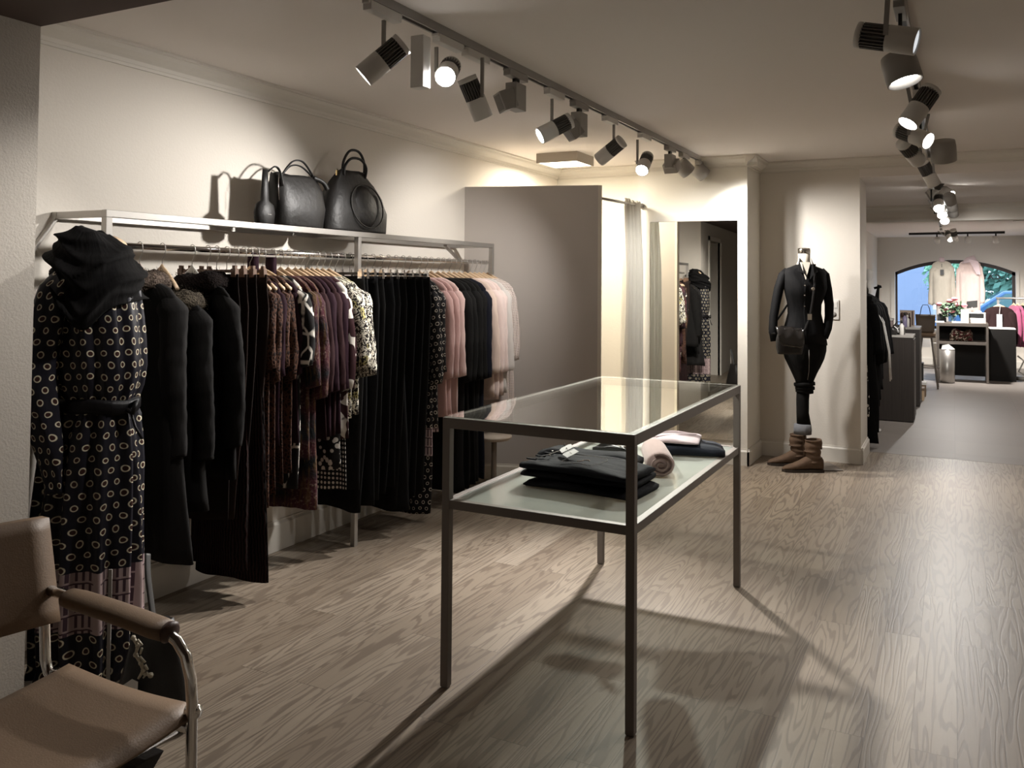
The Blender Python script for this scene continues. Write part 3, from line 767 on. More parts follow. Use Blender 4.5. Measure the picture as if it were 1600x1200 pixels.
# --- winter coats at the near end
def coat(label, px, hem, mat, fur, seed, hl, hm, fk={}, **k):
    o = hang_top(label, 'coat', px, hem, mat, seed, name='winter_coat', hl=hl, hanger=hm, hhalf=.09, **k)
    if fur: fur_collar(o, fur, seed=seed, **fk)
    return o
c1 = coat('charcoal winter coat with grey-brown fur collar, next to the dressed mannequin', 213, (300, 862), M['coat_a'], M['fur_grey'], 1, 'wooden hanger of the coat nearest the dressed mannequin', M['wood_dark'], fk=dict(z=-.155, h=.042, dx=.0, w=.10), zn=-.13, hs=.215, hh=.31, t=.045, sl=.62, sr=.07, amp=.012, out=.05, dy=.02, crease=.022)
c2 = coat('black winter coat with olive grey fur collar, second coat from the dressed mannequin', 255, (325, 790), M['coat_b'], M['fur_olive'], 2, 'brown wooden hanger of the coat with the olive grey fur collar', M['wood_hanger'], fk=dict(z=-.235, h=.048, dx=.05, w=.12), zn=-.18, hs=.225, hh=.27, t=.042, sl=.60, sr=.07, amp=.012, out=.06, crease=.022)
c3 = coat('black winter coat with dark brown fur collar, third coat from the dressed mannequin', 302, (385, 735), M['coat_b'], M['fur_black'], 3, 'white hanger of the coat with the dark brown fur collar', M['plastic_white'], fk=dict(z=-.155, h=.045, dx=.03, w=.12), zn=-.13, hs=.23, hh=.28, t=.04, sl=.62, sr=.075, amp=.012, out=.07, crease=.018)
# --- brown trousers and long ribbed dresses
G = 'brown trousers beside the winter coats'
for i, (px, hp) in enumerate(((326, (352, 826)), (340, (366, 824)), (356, (398, 814)), (370, (412, 812)))):
    hang_low(ORD[i] + ' dark brown trousers counted from the fur collared coats', 'trousers', px, hp, M['brown_cord'] if i % 2 else M['brown_dark'], 20 + i, G, M['wood_dark'], ORD[i] + ' brown wooden clip hanger counted from the fur collared coats', 'brown clip hangers', w=.18, hemw=.13)
hang_low('long ribbed oxblood skirt reaching lower than all other clothes, left one of two', 'skirt', 353, (352, 912), M['ribbed'], 30, None, name='long_skirt', w=.13, hemw=.17, t=.03)
hang_low('long ribbed oxblood skirt reaching lower than all other clothes, right one of two', 'skirt', 371, (400, 917), M['ribbed'], 31, None, name='long_skirt', w=.15, hemw=.21, t=.03)
# --- brown lace
for i, px in enumerate((382, 392, 402, 412)):
    hang_top(ORD[i] + ' brown lace dress counted from the brown trousers', 'dress', px, (430 + 5 * i, 790 - 15 * i), M['lace'], 40 + i, 'brown lace dresses', name='lace_dress', hl=HW + 'holding the ' + ORD[i] + ' brown lace dress', hg='hangers of the brown lace dresses', hs=.17, hh=.19, sl=.42 if i % 2 else .36, sr=.045, t=.016)
for i, px in enumerate((397, 425)):
    hang_top('plum top with raised collar among the lace dresses, ' + ('nearer the coats' if i == 0 else 'farther from the coats'), 'top', px, (440, 700), M['plum'], 46 + i, name='plum_top', hs=.17, hh=.18, sl=.4, sr=.045, t=.014, collar=.09, neck=.03)
# --- geometric print, knits
hang_top('black dress with white geometric line print', 'dress', 428, (440, 776), M['geometric'], 50, name='printed_dress', hl=HW + 'holding the white line print dress', hs=.18, hh=.17, sl=.36, sr=.06, t=.022, out=.07)
hang_top('mottled multicolour knit cardigan, nearer one of two alike', 'cardigan', 440, (478, 722), M['multi_knit'], 51, name='knit_cardigan', hl=HW + 'holding the nearer mottled cardigan', hs=.19, hh=.19, sl=.46, sr=.055, t=.022, out=.06)
hang_top('mottled multicolour knit dress with banded hem, lower one beside the cardigan', 'dress', 452, (475, 806), M['multi_knit'], 52, name='knit_dress', hl=HW + 'holding the mottled knit dress with banded hem', hs=.19, hh=.18, sl=.52, sr=.06, t=.026, out=.06)
# --- maroon tops
for i, px in enumerate((463, 472, 481, 489)):
    hang_top(ORD[i] + ' plain maroon dress counted from the mottled knits', 'dress', px, (510 + 8 * i, 688 - 4 * i), M['maroon'] if i % 2 == 0 else M['plum'], 60 + i, 'maroon dresses', name='maroon_dress', hl=HW + 'holding the ' + ORD[i] + ' plain maroon dress', hg='hangers of the maroon dresses', hs=.185, hh=.2, sl=.5, sr=.05, t=.018, out=.06)
hang_top('maroon blouse with white leaf print', 'blouse', 497, (525, 690), M['leaf_print'], 65, name='leaf_blouse', hl=HW + 'holding the maroon blouse with white leaves', hs=.19, hh=.2, sl=.5, sr=.05, t=.02, out=.06)
hang_top('cream and black spotted dress whose hem shows below the maroon dresses', 'dress', 492, (520, 740), M['bw_spots'], 66, name='spotted_dress', hs=.16, hh=.19, sl=0, t=.016)
hang_top('black dress with tiny white dots hanging below the spotted one', 'dress', 500, (520, 776), M['dark_dots'], 67, name='dotted_dress', hs=.16, hh=.19, sl=0, t=.016)
hang_top('cream and black abstract print tunic with wide sleeve, nearer one of two', 'tunic', 506, (548, 655), M['abstract'], 68, name='printed_tunic', hl=HW + 'holding the nearer cream and black tunic', hs=.2, hh=.2, sl=.40, sr=.065, t=.02, out=.09)
hang_top('cream and black abstract print tunic with wide sleeve, farther one beside the black trousers', 'tunic', 516, (556, 650), M['abstract'], 69, name='printed_tunic', hl=HW + 'holding the farther cream and black tunic', hs=.2, hh=.2, sl=.44, sr=.075, t=.022, out=.09)
# --- black trousers
for i, px in enumerate((526, 537, 548, 560, 572, 584, 596, 608, 620, 631)):
    hang_low(ORD[i] + ' plain black trousers counted from the printed tunics', 'trousers', px, (572 + 7 * i, 765 + (i * 37 % 45)), M['black_cloth'] if i % 3 else M['black_cloth2'], 80 + i, 'plain black trousers', M['plastic_black'], ORD[i] + ' black clip hanger counted from the printed tunics', 'clip hangers of the black trousers', w=R.uniform(.165, .19), hemw=R.uniform(.14, .18), t=.018)
hang_low('long black skirt with frilled hem lower than the black trousers', 'skirt', 600, (610, 812), M['black_cloth'], 95, name='frilled_skirt', w=.14, hemw=.2, t=.028)
# --- ring print, pinks
hang_top('black dress with ring print and pale banded hem between trousers and pink sweaters', 'dress', 641, (645, 822), M['ring_dress2'], 100, name='ring_dress', hl=HW + 'holding the ring print dress', hs=.19, hh=.17, sl=.56, sr=.055, t=.022, out=.05)
hang_top('black blouse with ring print in front of the pink sweaters', 'blouse', 647, (665, 680), M['ring_dress2'], 101, name='ring_blouse', hs=.19, hh=.19, sl=.5, sr=.055, t=.02, out=.05)
for i, px in enumerate((656, 666, 675)):
    hang_top(('old pink knitted sweater, nearest of the three pink ones', 'pink knitted sweater, middle of the three pink ones', 'light pink knitted sweater, next to the black jackets')[i], 'sweater', px, (690, 655), (M['pink_wool'], M['pink_wool'], M['pink_light'])[i], 110 + i, name='pink_sweater', hl=HW + ('holding the nearest pink sweater', 'holding the middle pink sweater', 'holding the light pink sweater')[i], hs=.2, hh=.2, sl=.54, sr=.055, t=.022, out=.05)
for i, px in enumerate((686, 694, 703, 711, 719)):
    hang_top((ORD[i] + ' long black coat counted from the pink sweaters' if i < 4 else 'navy coat, last of the dark coats before the pale ones'), 'coat', px, (722 + 13 * i, 772 - 8 * i), M['black_cloth2'] if i < 4 else M['navy_cloth'], 120 + i, 'black long coats' if i < 4 else None, name='black_coat' if i < 4 else 'navy_coat', hl=HW + ('holding the ' + ORD[i] + ' long black coat' if i < 4 else 'holding the navy coat'), hg='hangers of the black long coats' if i < 4 else None, hs=.205, hh=.2, sl=.58, sr=.055, t=.024, out=.05)
pal = [('beige pink coat, nearest of the pale ones', M['beige_coat'], 728, 612), ('powder pink coat with wide sleeve behind the beige pink one', M['rose_coat'], 736, 618), ('powder pink coat, second of its colour', M['rose_coat'], 743, 612), ('off-white blouse beside the last dotted dress', M['grey_white'], 750, 612)]
for i, (lb, mt, px, hp) in enumerate(pal):
    hang_top(lb, 'coat' if i < 3 else 'blouse', px, (800, hp), mt, 130 + i, name='pale_coat' if i < 3 else 'white_blouse', hl=HW + 'holding the ' + ('beige pink coat', 'wide-sleeved powder pink coat', 'second powder pink coat', 'off-white blouse')[i], hs=.205, hh=.22, sl=.56, sr=.06, t=.03 if i else .024, out=.055)
for i, px in enumerate((757, 763)):
    hang_top('pale dress with small dark dots, ' + ('last on the rack' if i else 'second last on the rack'), 'dress', px, (818, 655), M['dotted'], 140 + i, name='dotted_dress', hl=HW + ('last one towards the changing room' if i else 'second last towards the changing room'), hs=.2, hh=.21, sl=.5, sr=.05, t=.02, out=.05)
# ================================================================== track lights
def vdir(a, b, c): return (VR * a + VU * b - VW * c).normalized()     # right, up, towards the viewer
def add_spot(parent, loc, d, power, size=62, blend=.9, colr=(1, .962, .918), r=.04):
    l = bpy.data.lights.new('spot', 'SPOT'); l.energy = power; l.spot_size = math.radians(size); l.spot_blend = blend
    l.color = colr; l.shadow_soft_size = r
    o = bpy.data.objects.new('spot_light', l); COL.objects.link(o); o.parent = parent; o.location = loc
    o.rotation_mode = 'QUATERNION'; o.rotation_quaternion = Vector(d).to_track_quat('-Z', 'Y'); return o
GL = 'spotlights of the track'
def spot_lamp(label, X, px, py, d, style='barrel', lit=True, power=60, tz=2.35, stem_px=None, size=62, s=1.0, lens='lens_on', hz=None):
    d = d.normalized(); hc = at(px, py, X=X) if hz is None else at(px, py, Z=hz)
    if hz is not None: X = XRT
    ty = hc.y
    t = thing('track_spotlight', label, 'lamp', (X, ty, tz)); O = Vector((X, ty, tz)); h = hc - O
    MB().box(-.018, .018, -.09, .09, -.032, 0).box(-.015, .015, -.10, .10, -.012, 0).build('adapter', M['white_paint'] if style == 'barrel' else M['grey_paint'], t, bevel=.002)
    if style == 'barrel':
        up = Vector((0, 0, 1)); side = d.cross(up).normalized()
        top = Vector((h.x * .0 , h.y, -.03)); joint = h + side * .047 * s
        MB().bar(Vector((side.x * .047, side.y * .047 + h.y * 0, -.03)), joint + Vector((0, 0, 0)), .008, .014).build('stem', M['grey_paint'], t)
        r = .042 * s
        # rear cap, finned heat sink, smooth front barrel
        MB().lathe([(r * .98, -.095 * s), (r * .98, -.078 * s)], h, 28, d).lathe([(r * .6, -.096 * s), (r * .6, -.09 * s)], h, 16, d).build('rear_cap', M['white_paint'], t)
        fin = MB().lathe([(r * .72, -.078 * s), (r * .72, -.0 * s)], h, 24, d)
        x = d.orthogonal().normalized(); y = d.cross(x)
        for k in range(22):
            a = 2 * PI * k / 22; e = x * math.cos(a) + y * math.sin(a)
            fin.obox(h + d * -.039 * s + e * r * .84, d, e, d.cross(e), .039 * s, r * .14, .0016)
        fin.build('heat_sink', M['fin'], t)
        b = MB().lathe([(r, -.002), (r, .085 * s), (r * .93, .086 * s), (r * .90, .078 * s)], h, 32, d, cap=False)
        b.lathe([(r * .2, 0), (r, -.002)], h, 32, d)
        b.build('barrel', M['white_paint'], t)
        MB().lathe([(r * .9, .079 * s), (r * .9, .0795 * s)], h, 24, d).build('lens', M[lens] if lit else M['lens_dim'], t, label='glowing lens' if lit else 'pale lens')
        tip = h + d * (.085 * s + .012)
    elif style == 'drum':
        r = .058 * s
        MB().obox(Vector((0, h.y, -.03)) * .5 + Vector((0, 0, h.z * .5)), (1, 0, 0), (0, 1, 0), (0, 0, 1), .006, .012, abs(h.z) / 2).build('stem', M['black_metal'], t)
        MB().lathe([(r * .5, -.055 * s), (r * .92, -.05 * s), (r, -.02 * s), (r, .05 * s), (r * .92, .052 * s), (r * .86, .02 * s), (0.01, .018 * s)], h, 32, d).build('drum', M['grey_paint'], t)
        MB().lathe([(r * .84, .030 * s), (r * .84, .031 * s)], h, 24, d).build('lens', M[lens] if lit else M['fin'], t)
        tip = h + d * (.055 * s + .012)
    else:   # square gear box with tilted plate
        MB().box(-.008, .008, -.02, .02, -.06, 0).build('stem', M['black_metal'], t)
        MB().box(-.028, .028, -.05, .05, h.z - .06, -.055).build('gear_box', M['grey_paint'], t, bevel=.002)
        q = MB().obox(h + d * .05, d, d.cross(Vector((0, 0, 1))), d.cross(Vector((0, 0, 1))).cross(d), .035, .05, .045).build('lamp_box', M['grey_paint'], t, bevel=.004)
        MB().obox(h + d * .0858, d, d.cross(Vector((0, 0, 1))), d.cross(Vector((0, 0, 1))).cross(d), .0005, .04, .036).build('lens', M[lens] if lit else M['fin'], t)
        tip = h + d * .10
    if power: add_spot(t, tip, d, power, size)
    return t
XL, XRT = -1.765, -.155
for nm, x, y0, y1, z, lb in (('track', XL, 1.85, 6.60, 2.385, 'long ceiling track carrying the left row of spotlights'), ('track', XRT, 1.85, 7.13, 2.385, 'ceiling track carrying the near part of the right row of spotlights'), ('track', XRT, 7.3, 9.9, 2.235, 'ceiling track carrying the spotlights of the passage room'), ('track', XRT, 10.5, 13.4, 2.235, 'ceiling track of the back shop above the desk')):
    t = thing('lighting_track', lb, 'track', (x, (y0 + y1) / 2, z)); h = (y1 - y0) / 2
    MB().box(-.018, .018, -h, h, -.010, 0).box(-.018, -.010, -h, h, -.034, -.010).box(.010, .018, -h, h, -.034, -.010).build('rail', M['track_paint'], t)
    MB().box(-.010, .010, -h, h, -.022, -.010).build('conductor', M['black_metal'], t)
    MB().box(-.020, .020, -h - .012, -h, -.036, 0).box(-.020, .020, h, h + .012, -.036, 0).build('end_cap', M['track_paint'], t)
LT = 'left track spotlight, '
spot_lamp(LT + 'nearest in view, barrel aimed down at the left wall', XL, 597, 95, vdir(-.72, -.62, .06), power=15, size=72)
spot_lamp(LT + 'second in view, glaring at the viewer', XL, 700, 112, vdir(-.06, -.42, .88), power=24, size=75)
g_ = bpy.data.objects['track_spotlight.001']; gp = at(657, 92, X=XL)
MB().box(-.028, .028, gp.y - g_.location.y - .026, gp.y - g_.location.y + .026, -.235, -.04).build('gear_box', M['white_paint'], g_, bevel=.003)
spot_lamp(LT + 'third in view, barrel pointing down away from the wall', XL, 743, 155, vdir(.36, -.85, -.25), power=25, size=80, lit=True)
spot_lamp(LT + 'fourth in view, boxy grey lamp with oval mark', XL, 806, 152, vdir(-.75, -.3, .25), 'box', False, power=0)
spot_lamp(LT + 'fifth in view, white barrel aimed left with lit oval lens', XL, 866, 201, vdir(-.84, -.46, .20), power=46, size=85)
spot_lamp(LT + 'sixth in view, boxy grey lamp behind the fifth', XL, 905, 195, vdir(-.6, -.5, .2), 'box', False, power=0)
spot_lamp(LT + 'seventh in view, barrel seen from its open dark rear', XL, 953, 236, vdir(-.68, -.55, -.45), power=20, size=90)
spot_lamp(LT + 'eighth in view, glaring below a short stem', XL, 1007, 256, Vector((.05, -.80, -.62)), power=120, size=75)
spot_lamp(LT + 'upright grey gear box just before the end, light added', XL, 1047, 250, Vector((.10, .75, -1.0)), 'box', False, power=17, size=115)  # only a gear box; its light is added to brighten mirror wall and curtain
spot_lamp(LT + 'grey drum near its far end', XL, 1069, 262, vdir(.70, -.68, -.2), 'drum', False, power=40, size=88)
spot_lamp(LT + 'last lamp at its far end, tilted drum', XL, 1094, 268, vdir(.76, -.62, -.16), 'drum', False, power=0)
RTL = 'right track spotlight, '
spot_lamp(RTL + 'nearest, barrel lying almost level towards the right edge', XRT, 1388, 60, vdir(.80, -.26, .54), lens='lens_dim', power=0, s=.95, hz=2.13)
spot_lamp(RTL + 'second, drum with bright slit facing down', XRT, 1408, 108, vdir(.15, -.90, .26), 'drum', power=2, size=100, hz=2.13)
spot_lamp(RTL + 'third, barrel slanting down to the left', XRT, 1436, 168, vdir(-.58, -.78, .10), power=8, size=90, hz=2.12)
spot_lamp(RTL + 'fourth, lit barrel facing right', XRT, 1428, 212, vdir(.48, -.42, .78), power=1, size=70, hz=2.14)
spot_lamp(RTL + 'fifth, finned barrel below the fourth', XRT, 1424, 238, vdir(.7, -.5, -.5), power=0, hz=2.12)
spot_lamp(RTL + 'wide dark drum sticking out to the right', XRT + .08, 1474, 236, vdir(.2, -.9, -.3), 'drum', False, power=0, s=1.1, hz=2.12)
spot_lamp(RTL + 'barrel with white front below the wide drum', XRT, 1451, 272, vdir(.5, -.8, -.12), power=6, size=90, hz=2.13)
T2 = 2.200; HZ = 2.075
spot_lamp(RTL + 'small lit lamp at the passage entrance', XRT, 1475, 298, vdir(.3, -.5, .8), hz=2.20, power=10)
spot_lamp(RTL + 'dark barrel at the passage entrance', XRT, 1462, 293, vdir(-.2, -.7, -.6), hz=2.21, power=0)
for i, (px, py) in enumerate(((1467, 317), (1472, 328), (1476, 338))):
    spot_lamp(RTL + ('first', 'second', 'third')[i] + ' of three bright lenses in the passage', XRT - .03, px, py, vdir(-.35, -.6, .7), tz=T2, hz=HZ, power=13, size=80)
for i, (px, py) in enumerate(((1484, 311), (1487, 322), (1489, 331))):  # drums that look dark; their light is added to fill the passage
    spot_lamp(RTL + ('first', 'second', 'third')[i] + ' of three dark lamps right of the bright lenses, light added', XRT + .03, px, py, vdir(.4, -.7, -.5), 'drum', False, tz=T2, hz=HZ + .01, power=15, s=.8, size=110)
spot_lamp(RTL + 'bright lamp at the far end above the desk', XRT, 1483, 369, vdir(-.1, -.6, .75), tz=T2, hz=HZ + .02, power=40, size=110)
spot_lamp(RTL + 'grey lamp at the far end beside the bright one', XRT + .04, 1491, 368, vdir(.3, -.7, -.3), tz=T2, hz=HZ + .02, power=120, size=120)
# cross track in front of the shop window
yc = at(1495, 366, Z=2.2).y
xa, xb = at(1420, 366, Y=yc).x, at(1570, 366, Y=yc).x
MBt = MB().box(xa, xb, yc - .018, yc + .018, 2.2, 2.235).build('lighting_track', M['black_metal']); tag(MBt, 'dark ceiling track running across in front of the arched window', 'track')
for i, (px, pw) in enumerate(((1464, 6), (1512, 4), (1556, 12))):
    x_ = at(px, 374, Y=yc).x
    t = thing('track_spotlight', ('left', 'middle', 'right')[i] + ' small spotlight on the cross track above the arched window', 'lamp', (x_, yc, 2.2))
    MB().box(-.01, .01, -.01, .01, -.05, 0).build('stem', M['black_metal'], t)
    d = Vector((0, .55, -.8)) if i < 2 else Vector((.1, .5, -.8)); d.normalize()
    MB().lathe([(.02, -.05), (.045, -.04), (.045, .05), (.04, .05)], (0, 0, -.09), 20, d).build('barrel', M['white_paint'], t)
    MB().lathe([(.038, .048), (.038, .0485)], (0, 0, -.09), 20, d).build('lens', M['lens_on'], t)
    add_spot(t, Vector((0, 0, -.09)) + d * .065, d, pw, 90)
xs = at(1590, 354, Y=12.5)
tag(MB().box(xs.x - .05, .9, 12.48, 12.52, 2.205, 2.235).build('lighting_track', M['track_paint']), 'short grey ceiling track at the right edge of the photo', 'track')

# square ceiling lamp over the changing room
cl = thing('ceiling_lamp', 'square grey box lamp with warm diffuser on the ceiling over the changing room', 'lamp', (-2.69, 6.13, CZ))
MB().box(-.17, .17, -.17, -.162, -.075, 0).box(-.17, .17, .162, .17, -.075, 0).box(-.17, -.162, -.162, .162, -.075, 0).box(.162, .17, -.162, .162, -.075, 0).build('housing', plain('taupe_lamp_housing', (.30, .26, .22), .6), cl)
MB().box(-.161, .161, -.161, .161, -.070, -.066).build('diffuser', M['diffuser'], cl, label='glowing warm diffuser')
la = bpy.data.lights.new('area', 'AREA'); la.shape = 'SQUARE'; la.size = .3; la.energy = 8; la.color = (1, .92, .78)
lo = bpy.data.objects.new('area_light', la); COL.objects.link(lo); lo.parent = cl; lo.location = (0, 0, -.078)

# ================================================================== changing room curtain
cr = tag(MB().tube([(-2.195, 5.62, 1.985), (-2.262, 6.70, 2.02)], .010, 12).lathe([(.022, 0), (.022, .02)], (-2.263, 6.705, 2.02), 16, (0, 1, 0)).build('curtain_rod', M['steel']), 'steel curtain rod running from the partition end to the wall', 'curtain rod')
M['curtain'] = fabric('white_curtain_cloth', (.72, .70, .63), .9, .1, .15, var=.04)
def curtain():
    rings = []; n = 70
    for i in range(30):
        t = i / 29; z = 2.045 - 1.99 * t; row = []
        y0 = 6.24 - .04 * t; y1 = 6.655
        for k in range(n):
            u = k / (n - 1); y = y0 + (y1 - y0) * u
            x = -2.25 - .05 * (y - 6.45) * 0 + (.012 + .026 * min(1, t * 4)) * math.sin(u * 42 + .5 * math.sin(t * 5 + u * 9)) + .012 * math.sin(u * 11 + 2 * t)
            row.append((x, y, z))
        rings.append(row + [(x + .004, y, z) for x, y, z in row[::-1]])
    return MB().loft(rings).build('curtain', M['curtain'])
tag(curtain(), 'white cloth curtain bunched at the wall end of the curtain rod', 'curtain')

# ================================================================== wall mirror
ma = .035; mn = Vector((math.sin(ma), -math.cos(ma), 0)); md = Vector((math.cos(ma), math.sin(ma), 0))
mx0, mx1 = at(1016, 500, Y=6.70).x, at(1151.5, 500, Y=6.717).x
mr = thing('wall_mirror', 'tall frameless mirror on the wall right of the white curtain', 'mirror', ((mx0 + mx1) / 2, 6.727, .18))
mw_ = (mx1 - mx0) / 2; MH = 1.705; off = mn * (mw_ * math.tan(ma) + .004)
MB().obox(off + Vector((0, 0, MH / 2)), md, mn, (0, 0, 1), mw_, .002, MH / 2).build('mirror_glass', M['mirror'], mr)
MB().obox(off - mn * .008 + Vector((0, 0, MH / 2)), md, mn, (0, 0, 1), mw_ + .002, .005, MH / 2 + .002).build('backing', M['bronze'], mr)

# ================================================================== bust mannequin in black shirt
def ell(cx, cy, rx, ry, z, n=28, p=1.0, tilt=0):
    return [(cx + rx * sgn(math.cos(2 * PI * k / n), p), cy + ry * sgn(math.sin(2 * PI * k / n), p), z + tilt * math.cos(2 * PI * k / n)) for k in range(n)]
mp = at(1257, 735, Z=0); mp = Vector((mp.x + .0, 6.80, 0)); mp.x = at(1257, 600, Y=6.80).x
def zz1(py): return at(1257, py, Y=6.80).z
K1 = 6.49 / 1342.3
def lx(px): return (px - 1257) * K1
mq = thing('dress_form', 'headless mannequin in black shirt and black trousers standing in the wall niche', 'mannequin', mp, YAW)
MB().lathe([(.002, zz1(388) + .004), (.046, zz1(388)), (.047, zz1(391)), (.046, zz1(396)), (.043, zz1(397))], n=28).build('neck_cap', M['chrome'], mq)
MB().loft([ell(0, 0, .044, .044, zz1(396)), ell(0, 0, .043, .045, zz1(408)), ell(0, .005, .06, .055, zz1(415)), ell(0, .005, .11, .07, zz1(422)), ell(0, .005, .13, .09, zz1(450))]).build('neck', M['skin_dummy'], mq)
shirt = MB()
P_ = [(413, .055, .052, 0), (417, .10, .06, 0), (421, .15, .068, 0), (427, .172, .078, 0), (438, .165, .092, -.01), (450, .158, .105, -.02), (462, .145, .098, -.015), (476, .128, .085, 0), (490, .122, .08, 0), (503, .138, .09, 0), (518, .158, .105, 0), (535, .168, .115, 0)]
rg = []
for i, (py, rx, ry, cy) in enumerate(P_):
    z = zz1(py); r = ell(0, cy, rx, ry, z, 48, .9)
    r = [(x * (1 + .01 * math.sin(z * 60)), y + .004 * math.sin(x * 60 + z * 25), z - (.02 * (x / .17) * (1 if i > 9 else 0))) for x, y, z in r]
    rg.append(r)
shirt.loft(rg)
def arm(pts, rad):
    return MB().tube(pts, rad, 18)
for s, pts in ((-1, [(-.125, 0, zz1(423)), (lx(1224), 0, zz1(431)), (lx(1217), .0, zz1(452)), (lx(1212), -.005, zz1(475)), (lx(1208), -.015, zz1(495)), (lx(1206), -.03, zz1(515)), (lx(1208), -.04, zz1(533))]),
               (1, [(.125, 0, zz1(423)), (lx(1289), 0, zz1(430)), (lx(1293), .0, zz1(452)), (lx(1296), 0, zz1(475)), (lx(1295), -.01, zz1(495)), (lx(1291), -.03, zz1(512)), (lx(1284), -.055, zz1(526))])):
    a = arm(pts, [.030, .037, .036, .034, .032, .032, .030])
    shirt.add(a.v, a.f, a.uv, True)
M['shirt'] = fabric('black_shirt_cotton', (.010, .0098, .0105), .7, .1, .35)
shirt.build('shirt', M['shirt'], mq)
yf = -.118
# V opening, collar and buttons
MB().prism([(lx(1246), -.062, zz1(410)), (lx(1262), -.062, zz1(410)), (lx(1251), yf + .0, zz1(437))], (0, -.006, 0)).build('undershirt', M['skin_dummy'], mq, label='cream undershirt in the shirt opening')
for s in (-1, 1):
    cx = 0
    MB().prism([(s * .042, -.02, zz1(403)), (s * .056, -.035, zz1(412)), (s * .075, -.085, zz1(424)), (s * .035, -.112, zz1(428)), (-.010 + s * .008, -.125, zz1(437)), (s * .038, -.068, zz1(412))], (0, -.005, 0)).build('collar', M['shirt'], mq)
for py in (446, 461, 478, 510): MB().ball((lx(1249 + (py - 446) * .03), -.128 + (py - 446) * .0007, zz1(py)), .006, 8, (1, .5, 1)).build('button', M['chrome'], mq)
MB().tube([(lx(1250), -.120, zz1(440)), (lx(1250), -.124, zz1(452)), (lx(1251), -.098, zz1(470)), (lx(1251), -.086, zz1(488)), (lx(1252), -.102, zz1(508)), (lx(1252), -.118, zz1(533))], .004, 6).build('button_placket', M['shirt'], mq)
tr = MB(); rg = []
for py, cx, rx, ry in ((522, 0, .155, .10), (535, 0, .165, .112), (548, 0, .163, .112), (560, -.0, .148, .105), (572, -.0, .122, .095), (584, 0, .092, .08), (594, 0, .072, .068), (600, .0, .066, .062)):
    r = ell(cx, 0, rx, ry, zz1(py), 48); f = (py - 522) / 78
    rg.append([(x + .006 * f * math.sin(y * 80), y - .0 + .012 * math.exp(-(x / .02) ** 2) * (1 if y < 0 else 0) * f + .007 * math.sin(x * 70 + py * .1) * f, z) for x, y, z in r])
tr.loft(rg)
for i, (py, r, cx) in enumerate(((600, .076, .0), (606, .070, .003), (611, .064, 0))):
    tr.lathe([(r * .7, -.018), (r, -.012), (r * 1.02, 0), (r, .012), (r * .7, .018)], (cx, 0, zz1(py)), 26, (.08 * (i - 1), .05, 1))
tr.loft([ell(lx(1255), 0, .048, .048, zz1(608)), ell(lx(1254), 0, .046, .048, zz1(625)), ell(lx(1254), 0, .045, .046, zz1(645)), ell(lx(1256), 0, .052, .05, zz1(664))])
tr.build('trousers', M['black_cloth2'], mq)
M['denim_grey'] = fabric('grey_denim', (.16, .165, .18), .7, .1, .3)
MB().lathe([(.052, zz1(662)), (.062, zz1(663)), (.066, zz1(671)), (.064, zz1(678)), (.050, zz1(677))], (lx(1254), 0, 0), 28).build('trouser_cuff', M['denim_grey'], mq, label='turned-up grey denim cuff')
MB().tube([(0, -.001, zz1(680) + .1), (0, -.001, .008)], .011, 12).build('pole', M['brown_suede'], mq)
MB().box(-.10, .27, -.05, .21, 0, .008).build('base_plate', M['bronze'], mq)
zp = MB().tube([(lx(1256), -.115, zz1(545)), (lx(1257), -.103, zz1(562)), (lx(1258), -.085, zz1(578)), (lx(1257), -.068, zz1(592))], .0022, 6).build('front_seam', M['grey_paint'], mq)
# cross-body bag
M['strap_black'] = plain('matt_black_strap', (.008, .007, .0065), .75, spec=.15)
cb = thing('crossbody_bag', 'dark glossy leather satchel hanging by its strap on the niche mannequin', 'bag', mp + Vector((0, 0, 0)), YAW)
bx = lambda px, dy, py: (lx(px), dy, zz1(py))
def bagbody(t, c, w, h, d, m, name, r=.02, top=1.0, n=32):
    rings = []
    for i in range(11):
        u = i / 10; z = c[2] - h / 2 + h * u; e = .86 + .14 * math.sin(PI * min(1, u * 1.2)) ; tp = 1 + (top - 1) * u
        rings.append([(c[0] + w / 2 * e * tp * sgn(math.cos(2 * PI * k / n), .35), c[1] + d / 2 * e * (1 - .35 * u) * sgn(math.sin(2 * PI * k / n), .5), z) for k in range(n)])
    return MB().loft(rings).build(name, m, t)
bagbody(cb, bx(1223, -.165, 531), .20, .19, .07, M['black_leather'], 'bag_body')
fl = []
for i in range(9):
    u = i / 8; row = []
    for k in range(15):
        v = k / 14 * 2 - 1
        drop = .145 * u * (1 - .25 * abs(v) ** 4 * u)
        x = lx(1222) + .100 * v * (1 - .08 * u * abs(v)) + .006 * u; y = -.165 - .012 - .034 * math.sin(min(1, u * 1.6) * PI / 2); z = zz1(531) + .095 + .012 * math.cos(v * 1.5) - drop + .004 * math.sin(9 * v + 5 * u)
        row.append((x, y - .003 * math.sin(7 * v + 4 * u), z - .02 * v * .6))
    fl.append(row)
back = [[(x, y + .005, z) for x, y, z in r] for r in fl]
MB().loft([a + b[::-1] for a, b in zip(fl, back)]).build('flap', M['gloss_leather'], cb, label='glossy folded-over flap')
MB().tube([bx(1271, -.03, 417), bx(1267, -.085, 428), bx(1264, -.128, 444), bx(1260, -.14, 470), bx(1257, -.125, 495), bx(1249, -.13, 513), bx(1240, -.15, 520)], .009, 8, flat=.3).tube([bx(1271, -.03, 417), bx(1274, .03, 414), bx(1262, .09, 440), bx(1230, .12, 490), bx(1206, .06, 520), bx(1203, -.14, 520)], .009, 8, flat=.3, soft=True).build('strap', M['strap_black'], cb)
